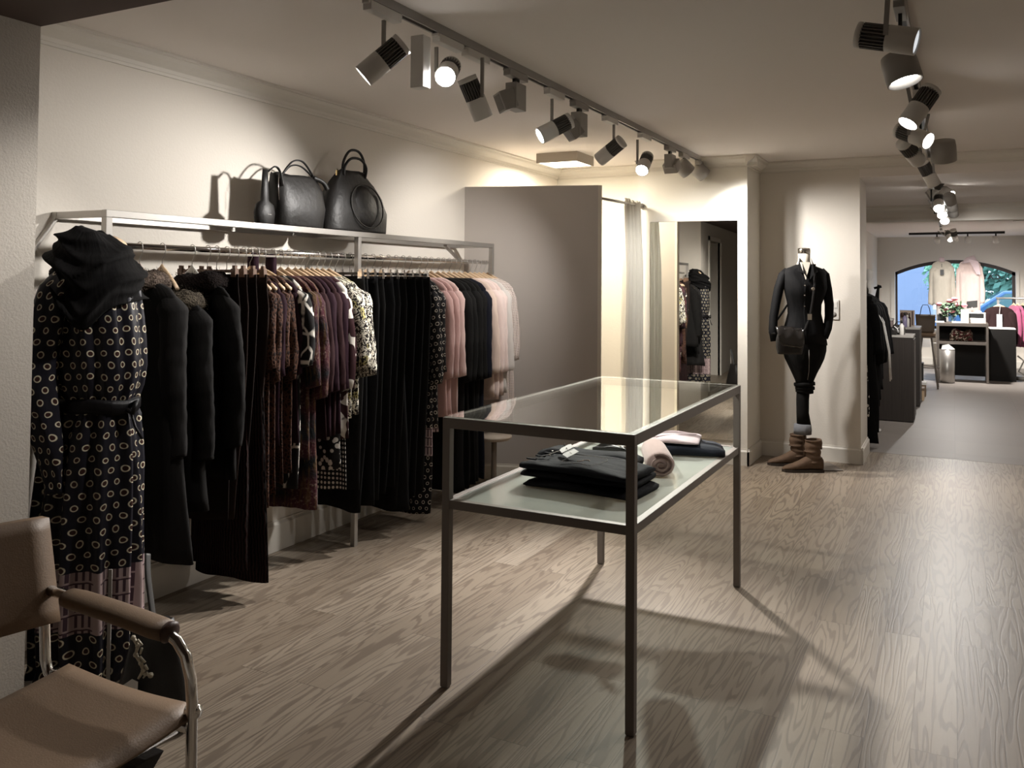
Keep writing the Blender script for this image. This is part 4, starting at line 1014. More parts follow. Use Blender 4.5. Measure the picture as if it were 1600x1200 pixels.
MB().obox(bx(1255, -.14, 494), (1, 0, 0), (0, 1, 0), (0, 0, 1), .016, .005, .022).build('buckle', M['chrome'], cb, label='bright metal strap buckle')
MB().lathe([(.010, -.003), (.014, 0), (.010, .003)], bx(1260, -.15, 451), 16, (0, 1, 0)).build('strap_ring', M['chrome'], cb)
# boots
def boot(label, c, s=1.0):
    t = thing('ankle_boot', label, 'boot', c, YAW)
    mb = MB(); rings = []
    for x, hw, h in ((-.205, .015, .022), (-.195, .030, .036), (-.165, .043, .048), (-.12, .049, .062), (-.07, .048, .085), (-.03, .044, .11), (.01, .042, .12), (.05, .041, .12), (.085, .038, .115), (.098, .03, .10)):
        n = 20; r = []
        for k in range(n):
            a = 2 * PI * k / n; r.append((x, hw * sgn(math.cos(a), .8), .018 + max(0, (h - .018)) * (.5 + .5 * sgn(math.sin(a), .7))))
        rings.append(r)
    mb.loft(rings)
    rings = []
    for i in range(22):
        u = i / 21; z = .07 + .175 * u; w = .055 + .008 * u + .006 * math.sin(u * 30) * (1 - u * .6)
        rings.append(ell(.032 - .008 * u + .006 * math.sin(u * 9), 0, w, .050 + .006 * u + .004 * math.sin(u * 27 + 1), z, 24, tilt=.012 * math.sin(u * 14) - .008 * u))
    top = rings[-1]; rings.append([(x * .9 + .002, y * .88, z - .001) for x, y, z in top]); rings.append([(x * .86 + .003, y * .84, z - .06) for x, y, z in top])
    mb.loft(rings)
    mb.build('upper', M['brown_suede'], t)
    so = []
    for z in (0, .012, .02):
        so.append([(x, y, z) for x, y in [(-.212, 0), (-.195, -.034), (-.14, -.052), (-.07, -.050), (0, -.044), (.06, -.044), (.10, -.036), (.108, 0), (.10, .036), (.06, .044), (0, .044), (-.07, .050), (-.14, .052), (-.195, .034)]])
    MB().loft(so, smooth=False).build('sole', M['sole'], t)
    MB().obox((.088, 0, .20), (1, 0, 0), (0, 1, 0), (0, 0, 1), .004, .012, .03).build('pull_tab', M['brown_suede'], t)
    return t
f1 = at(1265, 737, Z=0); f2 = at(1240, 729, Z=0)
boot('brown suede ankle boot, front one of the pair under the niche mannequin', (f1.x, f1.y - .0, .0)).scale = (.98,) * 3
b2 = boot('brown suede ankle boot, rear one of the pair under the niche mannequin', (f2.x - .005, f2.y + .06, .0)); b2.scale = (.98,) * 3

# ================================================================== mannequin in ring print dress
dc = Vector((-2.716, 2.035, 0)); K2 = (2.716 * .457 + 2.035 * .889) / 1342.3
dmn = thing('dress_form', 'mannequin in dark dress printed with pale rings, at the near end of the rack', 'mannequin', dc, YAW)
def q2(px): return (px - 135) * K2
def z2(py): return 1.4 - (py - 439) * K2
prof = [(424, 108, 170, .06), (430, 92, 186, .10), (440, 80, 200, .14), (460, 74, 206, .16), (500, 70, 212, .17), (535, 72, 216, .165), (575, 76, 218, .16), (605, 82, 214, .15), (626, 92, 205, .135), (637, 94, 203, .13), (650, 84, 208, .14), (680, 70, 213, .155), (720, 62, 217, .165), (800, 54, 220, .175), (900, 52, 221, .18), (985, 54, 221, .18), (1040, 56, 220, .18)]
rings = []
for i, (a, b) in enumerate(zip(prof, prof[1:])):
    m = max(1, (b[0] - a[0]) // 12)
    for j in range(m):
        t_ = j / m; py, xl, xr, hd = [p + (q - p) * t_ for p, q in zip(a, b)]; hd *= .72
        rings.append((py, xl, xr, hd))
rings.append(prof[-1])
out = []
for py, xl, xr, hd in rings:
    z = z2(py); cx = q2((xl + xr) / 2); rx = (xr - xl) / 2 * K2; n = 96; r = []
    fa = .010 if py > 640 else .006; fa *= 1 + max(0, (py - 640) / 300)
    for k in range(n):
        a = 2 * PI * k / n
        g = fa * (math.sin(a * 11 + .6 * math.sin(z * 4)) + .5 * math.sin(a * 19 + z * 3 + 1))
        if abs(py - 632) < 22: g += .004 * math.sin(a * 40)
        r.append((cx + (rx - fa + g) * math.cos(a), (hd + g) * math.sin(a), z))
    out.append(r)
dress = MB().loft(out, v0='z', ulen=22 * .047)
for s in (-1, 1):
    pts = [(q2(120), s * .09, z2(428)), (q2(108), s * .115, z2(450)), (q2(97), s * .125, z2(490)), (q2(88), s * .13, z2(540)), (q2(82), s * .13, z2(590)), (q2(88), s * .125, z2(640)), (q2(100), s * .12, z2(690)), (q2(108), s * .12, z2(735)), (q2(112), s * .12, z2(760))]
    if s > 0: pts = [(x + .05 * min(1, i / 3), y, z) for i, (x, y, z) in enumerate(pts)]
    rr_ = [.05, .058, .058, .060, .062, .058, .05, .036, .034]
    rg = []
    for i in range(33):
        u = i / 32 * 8; j = min(7, int(u)); f = u - j
        p = Vector(pts[j]).lerp(Vector(pts[j + 1]), f); rad = rr_[j] + (rr_[j + 1] - rr_[j]) * f
        rg.append([(p.x + (rad + .005 * math.sin(5 * a + i * .4)) * math.cos(a), p.y + (rad * .8 + .005 * math.sin(4 * a - i * .3)) * math.sin(a), p.z) for a in [2 * PI * k / 24 for k in range(24)]])
    dress.loft(rg, v0='z')
M['ring_main'] = pattern('large_ring_print', rings_fn(.046, (.010, .0095, .014), (.50, .45, .33), (.030, .012, .010), band=(.20, .405, (.33, .25, .245), (.06, .035, .045))), .42)
dress.build('dress', M['ring_main'], dmn)
bl = MB(); n = 60
for z, g in ((z2(644), .004), (z2(640), .009), (z2(632), .009), (z2(626), .004)): pass
bl.loft([[(q2(149) + (q2(204) - q2(149) + .006 + g) * math.cos(a) , (.105 + g) * math.sin(a), z + .006 * math.sin(3 * a)) for a in [2 * PI * k / n for k in range(n)]] for z, g in ((z2(646), .002), (z2(641), .007), (z2(630), .007), (z2(624), .002))])
bl.tube([(q2(203), -.04, z2(636)), (q2(216), -.05, z2(628)), (q2(212), -.06, z2(645)), (q2(203), -.055, z2(640))], .009, 8).tube([(q2(205), -.045, z2(638)), (q2(214), -.05, z2(665)), (q2(226), -.05, z2(685))], .005, 8)
M['belt_satin'] = fabric('black_satin', (.012, .011, .012), .35, 0, .4)
bl.build('belt', M['belt_satin'], dmn)
# scarf: wide wrapped snood, its folds draping to a point at the front
rings = []
def lerp(tab, u):
    for (a, b), (c, d) in zip(tab, tab[1:]):
        if u <= c: return b + (d - b) * (u - a) / (c - a)
    return tab[-1][1]
for i in range(41):
    u = i / 40; n = 72; r = []
    f = lerp([(0, .34), (.12, .56), (.28, .78), (.5, .93), (.75, 1.0), (1, .97)], u)
    cx = q2(lerp([(0, 132), (.3, 138), (1, 143)], u)); rx = 68 * K2 * f; ry = (.115 + .05 * min(1, u * 1.6)) * (f ** .5 if u < .3 else 1)
    for k in range(n):
        a = 2 * PI * k / n; c, s_ = math.cos(a), math.sin(a)
        ztop = z2(366 + 7 * c)
        near = max(0, -s_) ** 1.5 * math.exp(-((c - .15) / .6) ** 2)
        zbot = z2(452 + 22 * c + 62 * near)
        g = (.030 * (1 - abs(math.sin(u * 7.5 + 1.5 * c + .7 * s_))) ** 1.6 + .012 * (1 - abs(math.sin(u * 13 - 1.3 * c + 1.2 * s_))) ** 1.5 - .012) * min(1, u * 5)
        r.append((cx + (rx + g) * c, (ry + g) * s_, ztop + (zbot - ztop) * u ** 1.05 + .006 * math.sin(5 * a + 7 * u)))
    rings.append(r)
low = rings[-1]; rings.append([(x * .96 + cx * .04, y * .92, z - .004) for x, y, z in low]); rings.append([(x * .84 + cx * .16, y * .8, z + .02) for x, y, z in low])
M['scarf'] = fabric('black_scarf_wool', (.006, .0055, .0055), .95, .12, .5)
sc = MB().loft(rings).build('scarf', M['scarf'], dmn)
MB().box(q2(149), q2(152), -.150, -.146, z2(518), z2(511)).build('label_patch', M['gold'], sc)
MB().lathe([(.03, 0), (.034, .012), (.0, .013)], (q2(166), .02, z2(386)), 20, (.75, -.2, 1)).build('neck_cap', M['wood_hanger'], dmn, label='pale wooden neck cap')
MB().tube([(0, 0, .3), (0, 0, .012)], .018, 12).build('pole', M['brown_suede'], dmn)
MB().lathe([(.13, 0), (.13, .008), (.02, .014)], n=32).build('base', M['black_metal'], dmn)

# ================================================================== handbag on the floor with chain charm
hb = thing('handbag', 'black leather handbag with bone charm chain on the floor behind the armchair', 'bag', (-2.235, 1.93, 0), YAW)
KB = (2.235 * .457 + 1.93 * .889) / 1342.3
ocx = 229
def bz(px, py, dy=0): return ((px - ocx) * KB, dy, 1.4 - (py - 441) * KB)
rings = []
for z, xl, xr, hd in ((0.003, 168, 288, .06), (.02, 163, 292, .072), (.10, 170, 287, .07), (.18, 180, 274, .055), (.26, 188, 262, .035), (.33, 194, 252, .02)):
    cx = ((xl + xr) / 2 - ocx) * KB; w = (xr - xl) / 2 * KB
    rings.append([(cx + w * sgn(math.cos(2 * PI * k / 36), .6), hd * sgn(math.sin(2 * PI * k / 36), .8) + .005 * math.sin(k * 1.1 + z * 20), z) for k in range(36)])
MB().loft(rings).build('bag_body', M['black_leather'], hb)
MB().tube([bz(236, 1000, .0), bz(224, 975, .0), bz(216, 935, .005), bz(210, 900, .01), bz(205, 872, .03)], .019, 8, flat=.3, soft=True).build('strap', plain('dark_grey_leather', (.045, .043, .042), .6), hb)
MB().bar(bz(170, 880, -.07), bz(170, 1075, -.07), .011, .004, (0, 1, 0)).build('stiff_strap', M['grey_paint'], hb, label='narrow grey-beige strap')
ch = MB()
pts = [(210, 978), (217, 990), (214, 1003), (222, 1015), (226, 1026), (219, 1038)]
for i, (a, b) in enumerate(zip(pts, pts[1:])):
    ch.tube([bz(a[0], a[1], -.085), bz(b[0], b[1], -.087)], [.006, .004], 6); ch.ball(bz(a[0], a[1], -.086), .008, 8)
    ch.tube([bz(a[0] + 6, a[1] + 3, -.085), bz(b[0] + 7, b[1] - 1, -.087)], [.004, .003], 6)
ch.ball(bz(237, 1033, -.086), .009, 8); ch.tube([bz(226, 1031, -.086), bz(237, 1033, -.086)], .004, 6)
ch.build('charm_chain', plain('ivory_charm', (.45, .40, .30), .4), hb, label='chain of small ivory charms')
MB().prism([bz(189, 1058, -.10), bz(196, 1047, -.10), bz(212, 1036, -.10), bz(221, 1040, -.10), bz(220, 1068, -.10), bz(190, 1072, -.10)], (0, .002, 0)).build('price_tag', M['paper'], hb)

# ================================================================== leather armchair
CY_ = 1.385
def cp(px, py): p = at(px, py, Y=CY_); return Vector((p.x, 0, p.z))
chx = cp(300, 1110).x
ac = thing('armchair', 'tan leather sling armchair with chrome tube frame in the lower left corner', 'chair', (chx - .2, CY_ - .33, 0))
OC = Vector((chx - .2, CY_ - .33, 0)); SYh = .33
seatz = cp(300, 1110).z; bx_ = cp(100, 1068).x
armz = cp(180, 962).z
for s in (1, -1):
    y = CY_ if s > 0 else CY_ - 2 * SYh
    def W(x, z): return Vector((x, y, z)) - OC
    fx = cp(301, 1050).x; f0 = cp(262, 985)
    path = [W(fx + .002, 0), W(fx + .002, .2), W(fx, .42), W(fx, armz - .14), W(fx - .006, armz - .09), W(fx - .022, armz - .045), W(fx - .05, armz - .018), W(fx - .085, armz - .004), W(fx - .13, armz + .004), W(cp(95, 940).x, armz + .018), W(cp(78, 940).x, armz + .018)]
    MB().tube(path, .0125, 14).build('arm_tube', M['chrome'], ac)
    b0 = cp(70, 985); path = [W(cp(64, 830).x, cp(64, 830).z), W(b0.x + .0, b0.z), W(cp(71, 1030).x, cp(71, 1030).z), W(cp(76, 1050).x, cp(76, 1050).z), W(cp(86, 1064).x, cp(86, 1064).z), W(cp(104, 1074).x, seatz - .03), W(fx - .01, seatz - .04)]
    MB().tube(path, .0125, 14).build('side_tube', M['chrome'], ac)
    MB().tube([W(cp(86, 1064).x, seatz - .01), W(cp(86, 1064).x - .04, 0)], .0125, 12).build('rear_leg', M['chrome'], ac)
    rings = []
    x0, x1 = cp(108, 940).x, cp(262, 985).x
    for i in range(13):
        u = i / 12; x = x0 + (x1 - x0) * u; z = armz + .018 - .018 * u; w = .034 if 0 < i < 12 else .028
        rings.append([tuple(Vector((x, y + w * math.cos(a), z - .004 + .019 * sgn(math.sin(a), .7) + .003 * math.sin(u * 3))) - OC) for a in [2 * PI * k / 20 for k in range(20)]])
    MB().loft(rings).build('armrest', M['tan'], ac)
    MB().lathe([(.020, 0), (.026, .012), (.020, .02)], Vector((x1 - .004, y, armz)) - OC, 16, (1, 0, -.3)).build('armrest_end', M['tan_dark'], ac, label='dark brown leather end of the armrest')
    MB().lathe([(.0, -.02), (.015, -.018), (.017, 0), (.013, .012), (0, .014)], Vector((fx, y + .008, seatz - .005)) - OC, 16, (1, .2, 0)).build('bolt', M['chrome'], ac)
MB().tube([Vector((chx - .05, CY_, seatz - .055)) - OC, Vector((chx - .05, CY_ - .66, seatz - .055)) - OC], .009, 12).build('front_tube', M['chrome'], ac)
rings = []
for i in range(15):
    u = i / 14; x = bx_ + (chx - .004 - bx_) * u; top = []; bot = []
    for k in range(17):
        v = k / 16; y = CY_ + .012 - .684 * v; sag = .035 * math.sin(PI * v) ** .8 * (.55 + .45 * u) 
        z = seatz + .008 - sag - .01 * math.sin(PI * u) - (.02 if i == 14 else 0)
        top.append(tuple(Vector((x - .02 * math.sin(PI * v) * u, y, z)) - OC)); bot.append(tuple(Vector((x - .02 * math.sin(PI * v) * u, y, z - .006)) - OC))
    rings.append(top + bot[::-1])
MB().loft(rings).build('seat', M['tan'], ac)
MB().prism([tuple(Vector((chx - .05, CY_ - .03 - .60 * v, seatz - .085 - .10 * math.sin(PI * v) ** .5)) - OC) for v in [k / 10 for k in range(11)]], (-.30, 0, 0)).build('under_seat_sling', M['black_leather'], ac, label='black sling under the seat')
rings = []
tpL = cp(62, 816); btL = cp(80, 972)
for i in range(9):
    u = i / 8; x = btL.x + (tpL.x - btL.x) * u; z = btL.z + (tpL.z + .01 - btL.z) * u; f = []; g = []
    for k in range(15):
        v = k / 14; y = CY_ + .015 - .69 * v; b_x = -.035 * math.sin(PI * v)
        f.append(tuple(Vector((x + b_x + .015, y, z + .01 * math.sin(PI * v))) - OC)); g.append(tuple(Vector((x + b_x - .015, y, z + .01 * math.sin(PI * v))) - OC))
    rings.append(f + g[::-1])
MB().loft(rings).build('backrest', M['tan'], ac)

# ================================================================== bags on the rack shelf
M['bag_black'] = plain('matt_black_leather', (.010, .009, .0085), .50, bump=.5, bscale=45, spec=.35)
ybA0, ybA1 = at(430, 345, X=-2.93).y, at(503, 352, X=-2.93).y
def shelf_bag(label, y0, y1, ztop, prof, wx, name='handbag'):
    t = thing(name, label, 'bag', (-2.955, (y0 + y1) / 2, RT), 0); hw = (y1 - y0) / 2
    rings = []
    for u, a, b, d in prof:
        z = ztop * u; n = 40
        rings.append([(wx * d * sgn(math.sin(2 * PI * k / n), .7) + .004 * math.sin(k + z * 30), hw * ((a + b) / 2 + (b - a) / 2 * sgn(math.cos(2 * PI * k / n), .55)), .001 + z + (.006 * math.sin(k * .9) if u > .9 else 0)) for k in range(n)])
    MB().loft(rings).build('bag_body', M['bag_black'], t)
    return t, hw
sA, hA = shelf_bag('black leather shoulder bag on the rack shelf, left one of the two large bags', ybA0, ybA1, .265, [(0, -.94, .94, .9), (.05, -1, 1, 1), (.4, -.98, 1.06, 1), (.75, -.99, 1.0, .8), (.95, -1.0, .84, .45), (1, -.98, .80, .35)], .075)
for s, h_, o_ in ((1, .075, 0), (-1, .06, .04)):
    MB().tube([(s * .02, -hA * .75 + o_, .255), (s * .025, -hA * .35 + o_, .255 + h_), (s * .025, hA * .1 + o_, .265 + h_), (s * .02, hA * .55 + o_, .285), (s * .02, hA * .7 + o_, .25)], .007, 8, flat=.6, soft=True).build('handle', M['bag_black'], sA)
MB().tube([(.02, hA * .6, .27), (.035, hA * .95, .25), (.04, hA * 1.12, .215)], .012, 8, soft=True).build('buckled_strap', M['bag_black'], sA)
MB().tube([(.03, -hA * .9, .27), (.045, -hA * 1.02, .2), (.045, -hA * .98, .13)], .0015, 6).build('strap_chain', M['chrome'], sA)
pA = thing('pouch', 'small round black pouch hanging against the left side of the left shelf bag', 'pouch', (-2.93, at(413, 345, X=-2.93).y, RT))
MB().loft([ell(0, 0, .030 * r, .062 * r2, z) for z, r, r2 in ((.001, .8, .6), (.012, 1, .92), (.06, 1, 1.05), (.10, .9, .9), (.12, .5, .42), (.20, .35, .34), (.27, .3, .26))]).build('pouch_body', M['bag_black'], pA)
MB().box(.030, .032, -.012, .014, .052, .055).build('logo_mark', M['print_grey'], pA)
MB().tube([(0, .02, .262), (.01, .055, .29), (.01, .09, .27), (.02, .10, .20)], .008, 8, flat=.5, soft=True).build('strap', M['bag_black'], pA)
ybB0, ybB1 = at(505, 355, X=-2.93).y, at(601, 362, X=-2.93).y
sB, hB = shelf_bag('black leather hobo bag with two tall looped handles on the rack shelf', ybB0, ybB1, .34, [(0, -.97, .97, 1), (.05, -1, 1, 1), (.35, -.95, .99, 1), (.6, -.82, .86, .8), (.8, -.66, .66, .5), (.93, -.50, .42, .32), (1, -.48, .36, .26)], .085)
for s, o_, h_ in ((1, .0, .10), (-1, .04, .15)):
    y0, y1 = -hB * .38 + o_, hB * .30 + o_
    MB().tube([(s * .02, y0, .31), (s * .022, y0 + .01, .31 + h_ * .55), (s * .022, y0 + (y1 - y0) * .35, .31 + h_), (s * .022, y0 + (y1 - y0) * .8, .31 + h_ * 1.02), (s * .022, y1 + .012, .31 + h_ * .6), (s * .02, y1, .30)], .0075, 8, soft=True).build('handle', M['bag_black'], sB)
rg = []
for i in range(40):
    a = 2 * PI * i / 40; rg.append((.082 - .022 * math.sin(a), .03 + hB * .52 * math.cos(a), .15 + .120 * math.sin(a)))
MB().tube(rg + rg[:1], .004, 6).build('round_flap_edge', M['bag_black'], sB)
MB().lathe([(.001, .004), (.085, .003), (.118, -.012), (.12, -.03)], (.078, .03, .150), 32, (1, 0, .16)).build('round_flap', M['bag_black'], sB)
MB().box(-.004, .004, -hB * .52, -hB * .42, .29, .335).build('brass_tab', M['gold'], sB, label='small brass tab')

# ================================================================== stool behind the rack end
sp_ = at(772, 680, Y=5.05)
stl = thing('side_stool', 'small round pale stool behind the black coats at the far rack end', 'stool', (sp_.x, 5.05, 0))
MB().lathe([(.0, sp_.z - .03), (.10, sp_.z - .028), (.118, sp_.z - .012), (.118, sp_.z), (0, sp_.z + .002)], n=36).build('seat', plain('pale_birch', (.50, .42, .34), .5), stl)
MB().lathe([(.018, 0), (.018, sp_.z - .028)], n=16).build('leg', plain('taupe_post', (.25, .2, .16), .5), stl)
MB().lathe([(.11, 0), (.11, .01), (.02, .016)], n=28).build('base', M['bronze'], stl)
# sockets
so = at(306, 806, X=-3.126); tt = thing('wall_socket', 'white wall socket low on the left wall between coats and brown trousers', 'socket', (-3.126, so.y, so.z))
MB().box(0, .010, -.04, .04, -.075, .075).build('cover_plate', M['plastic_white'], tt, bevel=.003)
MB().lathe([(.022, .0102), (.022, .0106)], (0, 0, -.035), 20, (1, 0, 0)).lathe([(.022, .0102), (.022, .0106)], (0, 0, .035), 20, (1, 0, 0)).build('outlet', M['grey_paint'], tt)
so = at(1302.5, 484, Y=7.21); tt = thing('wall_switch', 'white light switch and socket on the niche wall right of the mannequin', 'switch', (so.x, 7.22, so.z))
MB().box(-.04, .04, -.010, 0, -.078, .078).build('cover_plate', M['plastic_white'], tt, bevel=.003)
MB().box(-.028, .028, -.014, -.010, .012, .066).build('rocker', M['plastic_white'], tt, bevel=.002)
MB().lathe([(.022, 0), (.022, .001)], (0, -.0115, -.038), 20, (0, 1, 0)).build('outlet', M['grey_paint'], tt)
# closet shelf seen only in the mirror
cs = thing('closet_shelf', 'dark shelf with folded clothes in the closet seen at the mirror edge', 'shelf', (-3.7, .9, 0))
for z in (.5, 1.0, 1.45): MB().box(-.35, .3, -.5, .5, z, z + .02).build('shelf_board', M['wood_dark'], cs)
for i, z in enumerate((.52, 1.02, 1.47)):
    o = slab(.3, .4, .10, 200 + i).build('folded_clothes', (M['maroon'], M['grey_white'], M['black_cloth'])[i], None, loc=(-3.5, .9, z + .001)); tag(o, 'folded clothes on the %s closet shelf' % ('lowest', 'middle', 'highest')[i], 'clothes')
# ================================================================== back shop
# --- clothes behind the niche wall
yR = 8.5
br = thing('clothes_rack', 'wall rack of black clothes just behind the niche wall in the passage', 'rack', (-.80, 8.6, 0))
MB().tube([(0, -.75, 1.42), (0, .75, 1.42)], .012, 12).build('hanging_rod', M['chrome'], br)
for s in (-1, 1): MB().bar((0, s * .72, 0), (0, s * .72, 1.42), .025).build('post', M['steel'], br)
W_ = [('black coat with grey-brown shawl collar, front one on the passage rack', 'black_cloth', 1.20, .45, 7.98), ('black coat with white front edge, nearer one on the passage rack', 'black_cloth2', .98, .55, 8.10), ('black coat with white front edge, farther one on the passage rack', 'black_cloth', .95, .55, 8.24),
      ('dark grey jacket with flared sleeve on the passage rack', 'coat_a', .88, .5, 8.42), ('black jacket at the far end of the passage rack', 'black_cloth', .80, .5, 8.60)]
for i, (lb, mt, L, sl, y) in enumerate(W_):
    o = top_mesh(L + .09, 300 + i, hs=.19, hh=.22, sl=sl, sr=.055, t=.045, out=.05 + .015 * i).build('black_coat', M[mt], None, loc=(-.79, y, 1.42)); tag(o, lb, 'coat')
    wood_hanger('wooden hanger of the ' + lb, y, M['wood_hanger'], None).location = (-.79, y, 1.42)
    if i in (1, 2):
        MB().tube([(.14, -.05, -.14), (.245, -.06, -.35), (.29, -.06, -.6), (.30, -.05, -.85)], [.004, .012, .013, .016], 8, flat=.4).build('white_edge', M['paper'], o, label='white front edge')
    if i == 0: fur_collar(o, M['fur_olive'], .11, .07, seed=9)
o = top_mesh(1.05, 320, hs=.17, hh=.19, sl=0, t=.03).build('spotted_skirt', M['bw_spots'], None, loc=(-.83, 7.88, 1.30)); tag(o, 'black and cream spotted dress at the front of the passage rack', 'dress')
o = trouser_mesh(1.36, 321, w=.12, hemw=.16, t=.04).build('black_trousers', M['black_cloth'], None, loc=(-.74, 7.98, 1.40)); tag(o, 'wide black trousers reaching the floor on the passage rack', 'trousers')
dh = thing('display_bust', 'white abstract bust on a thin stand above the passage rack', 'bust', (-.98, 8.9, 0)); p = at(1358, 432, Y=8.9)
dx = p.x + .98
MB().tube([(dx, 0, .02), (dx, 0, p.z)], .010, 10).build('stand', M['white_paint'], dh)
MB().loft([ell(dx, 0, r, r * .9, p.z + z, 20) for z, r in ((-.20, .012), (-.12, .016), (-.08, .028), (-.05, .018), (-.02, .03), (.02, .042), (.05, .036), (.07, .015))]).build('head', M['white_paint'], dh)
MB().lathe([(.1, 0), (.1, .02)], (dx, 0, 0), 20).build('base', M['white_paint'], dh)
p = at(1372, 452, Y=8.7)
kn = tag(MB().tube([(p.x - .03, 8.7, p.z - .18), (p.x - .01, 8.7, p.z - .08), (p.x, 8.7, p.z), (p.x + .01, 8.7, p.z + .04)], [.05, .02, .012, .016], 10).tube([(p.x - .035, 8.7, p.z + .01), (p.x + .03, 8.7, p.z + .025)], .011, 8).build('black_scarf', M['scarf']), 'black scarf knotted over the top of the passage rack', 'scarf')
M['piano'] = plain('matt_black_board', (.010, .009, .008), .6, spec=.2)
# --- dark wood cabinets
M['dark_oak'] = plain('dark_grained_oak', (.055, .043, .036), .5, var=.35, bscale=14, bump=.1)
def grain():
    m, t, b = new_mat('dark_vertical_grain'); n = NT(t); p = n.sep(n.uv('Object'))
    f = n.noise(n.comb(n.m('MULTIPLY', n.m('ADD', p[0], p[1]), 55), n.m('MULTIPLY', p[2], 1.5)), 1.5, 3)
    t.links.new(n.mix(f, (.010, .0075, .006), (.040, .031, .026)), b.inputs['Base Color']); b.inputs['Roughness'].default_value = .5; return m
M['dark_grain'] = grain()
M['cab_top'] = plain('pale_grey_top', (.42, .40, .37), .3)
zc = at(1400, 524, Y=9.61).z; xc0, xc1 = -.78, at(1427, 600, Y=9.61).x
cbn = thing('cabinet', 'dark wood cabinet in the passage behind the rack of black clothes', 'cabinet', ((xc0 + xc1) / 2, 9.85, 0)); hw = (xc1 - xc0) / 2
MB().box(-hw, hw, -.24, .24, .01, zc - .02).build('body', M['dark_grain'], cbn)
MB().box(-hw - .005, hw + .005, -.245, .245, zc - .02, zc).build('top', M['cab_top'], cbn)
MB().box(hw, hw + .008, -.22, .22, .03, zc - .04).build('door', M['dark_grain'], cbn)
zc2 = at(1425, 512, Y=10.9).z; x2 = at(1437, 520, Y=10.9).x
cb2 = thing('cabinet', 'second dark wood cabinet standing behind the first with a pale top', 'cabinet', ((-.8 + x2) / 2, 11.2, 0)); hw2 = (x2 + .8) / 2
MB().box(-hw2, hw2, -.3, .3, .01, zc2 - .02).build('body', M['dark_grain'], cb2)
MB().box(-hw2 - .005, hw2 + .005, -.305, .305, zc2 - .02, zc2).build('top', M['cab_top'], cb2)
# things on the cabinets
def bottle(label, px, py, Y, r, h, m, capm, z0=None):
    p = at(px, py, Y=Y); z = z0 if z0 is not None else p.z
    t = thing('bottle', label, 'bottle', (p.x, Y, z))
    MB().lathe([(r * .9, 0), (r, .004), (r, h * .65), (r * .4, h * .75), (r * .4, h * .8)], n=18).build('body', m, t)
    MB().lathe([(r * .5, h * .8), (r * .5, h)], n=14).build('cap', capm, t)
bottle('clear bottle with dark cap on the front cabinet', 1409, 522, 9.75, .022, .15, M['plastic_white'], M['plastic_black'], zc)
bottle('lilac bottle on the second cabinet', 1414, 512, 11.0, .025, .17, plain('lilac', (.25, .22, .36), .3), M['plastic_black'], zc2)
bottle('white bottle on the second cabinet', 1418, 512, 11.05, .022, .14, M['plastic_white'], M['plastic_white'], zc2)
bottle('dark slim bottle on the second cabinet', 1421, 512, 11.1, .015, .16, M['maroon'], M['plastic_black'], zc2)
p = at(1404, 522, Y=9.80)
bb = thing('handbag', 'black handbag with a white bow on the front cabinet', 'bag', (p.x, 9.82, zc))
MB().loft([ell(0, 0, w, .045, z, 24, .6) for z, w in ((.001, .06), (.06, .065), (.10, .05))]).build('bag_body', M['black_leather'], bb)
MB().tube([(-.04, -.048, .085), (-.01, -.055, .06), (.0, -.055, .02)], .006, 6).tube([(.03, -.048, .09), (-.01, -.055, .06), (.02, -.055, .015)], .006, 6).build('bow', M['paper'], bb)
MB().tube([(-.04, 0, .09), (-.02, 0, .13), (.02, 0, .13), (.04, 0, .09)], .005, 6).build('handle', M['black_leather'], bb)
p = at(1391, 524, Y=9.75)
tag(slab(.13, .12, .07, 401).build('black_pouch', M['black_leather'], None, loc=(p.x, 9.75, zc + .001)), 'black leather pouch on the front cabinet left of the bow handbag', 'pouch')
p = at(1396, 505, Y=10.4)
pb = thing('storage_box', 'grey upright box with pale lid between the two cabinets', 'box', (-.68, 10.4, 0))
MB().box(-.12, .08, -.12, .12, 0, 1.0).build('body', plain('mauve_board', (.22, .17, .16), .7), pb); MB().box(-.125, .085, -.125, .125, 1.0, 1.02).build('lid', M['cab_top'], pb)
p0, p1 = at(1406, 508, Y=11.3), at(1429, 485, Y=11.3)
ph = thing('picture_board', 'beige leaning board with dark edges behind the bottles', 'board', ((p0.x + p1.x) / 2, 11.32, zc2))
hw3 = (p1.x - p0.x) / 2
MB().box(-hw3, hw3, 0, .012, .0, p1.z - zc2).build('panel', plain('beige_board', (.45, .36, .30), .7), ph)
MB().box(hw3 * .6, hw3 * .8, -.004, 0, .01, p1.z - zc2 - .01).build('dark_stripe', M['tan_dark'], ph)
slab(.09, .06, .05, 402).build('cloth_flower', M['tan_dark'], ph, loc=(-hw3 + .05, -.03, p1.z - zc2 - .08), label='dark brown cloth flower')
# --- shoes and boxes stored along the cabinet side
for i, (px, py, Y) in enumerate(((1437, 622, 11.6), (1440, 600, 12.0), (1436, 570, 12.4))):
    p = at(px, py, Y=Y)
    q = thing('shoe_box', ('tan', 'brown', 'black')[i] + ' box stacked beside the second cabinet, ' + ('nearest', 'middle', 'farthest')[i], 'box', (p.x + .02, Y, 0))
    MB().box(-.07, .03, -.1, .1, 0, max(.12, p.z)).build('body', (M['wood_hanger'], M['tan'], M['black_leather'])[i], q); MB().box(-.074, .034, -.104, .104, max(.12, p.z), max(.12, p.z) + .03).build('lid', (M['tan'], M['paper'], M['black_leather'])[i], q)
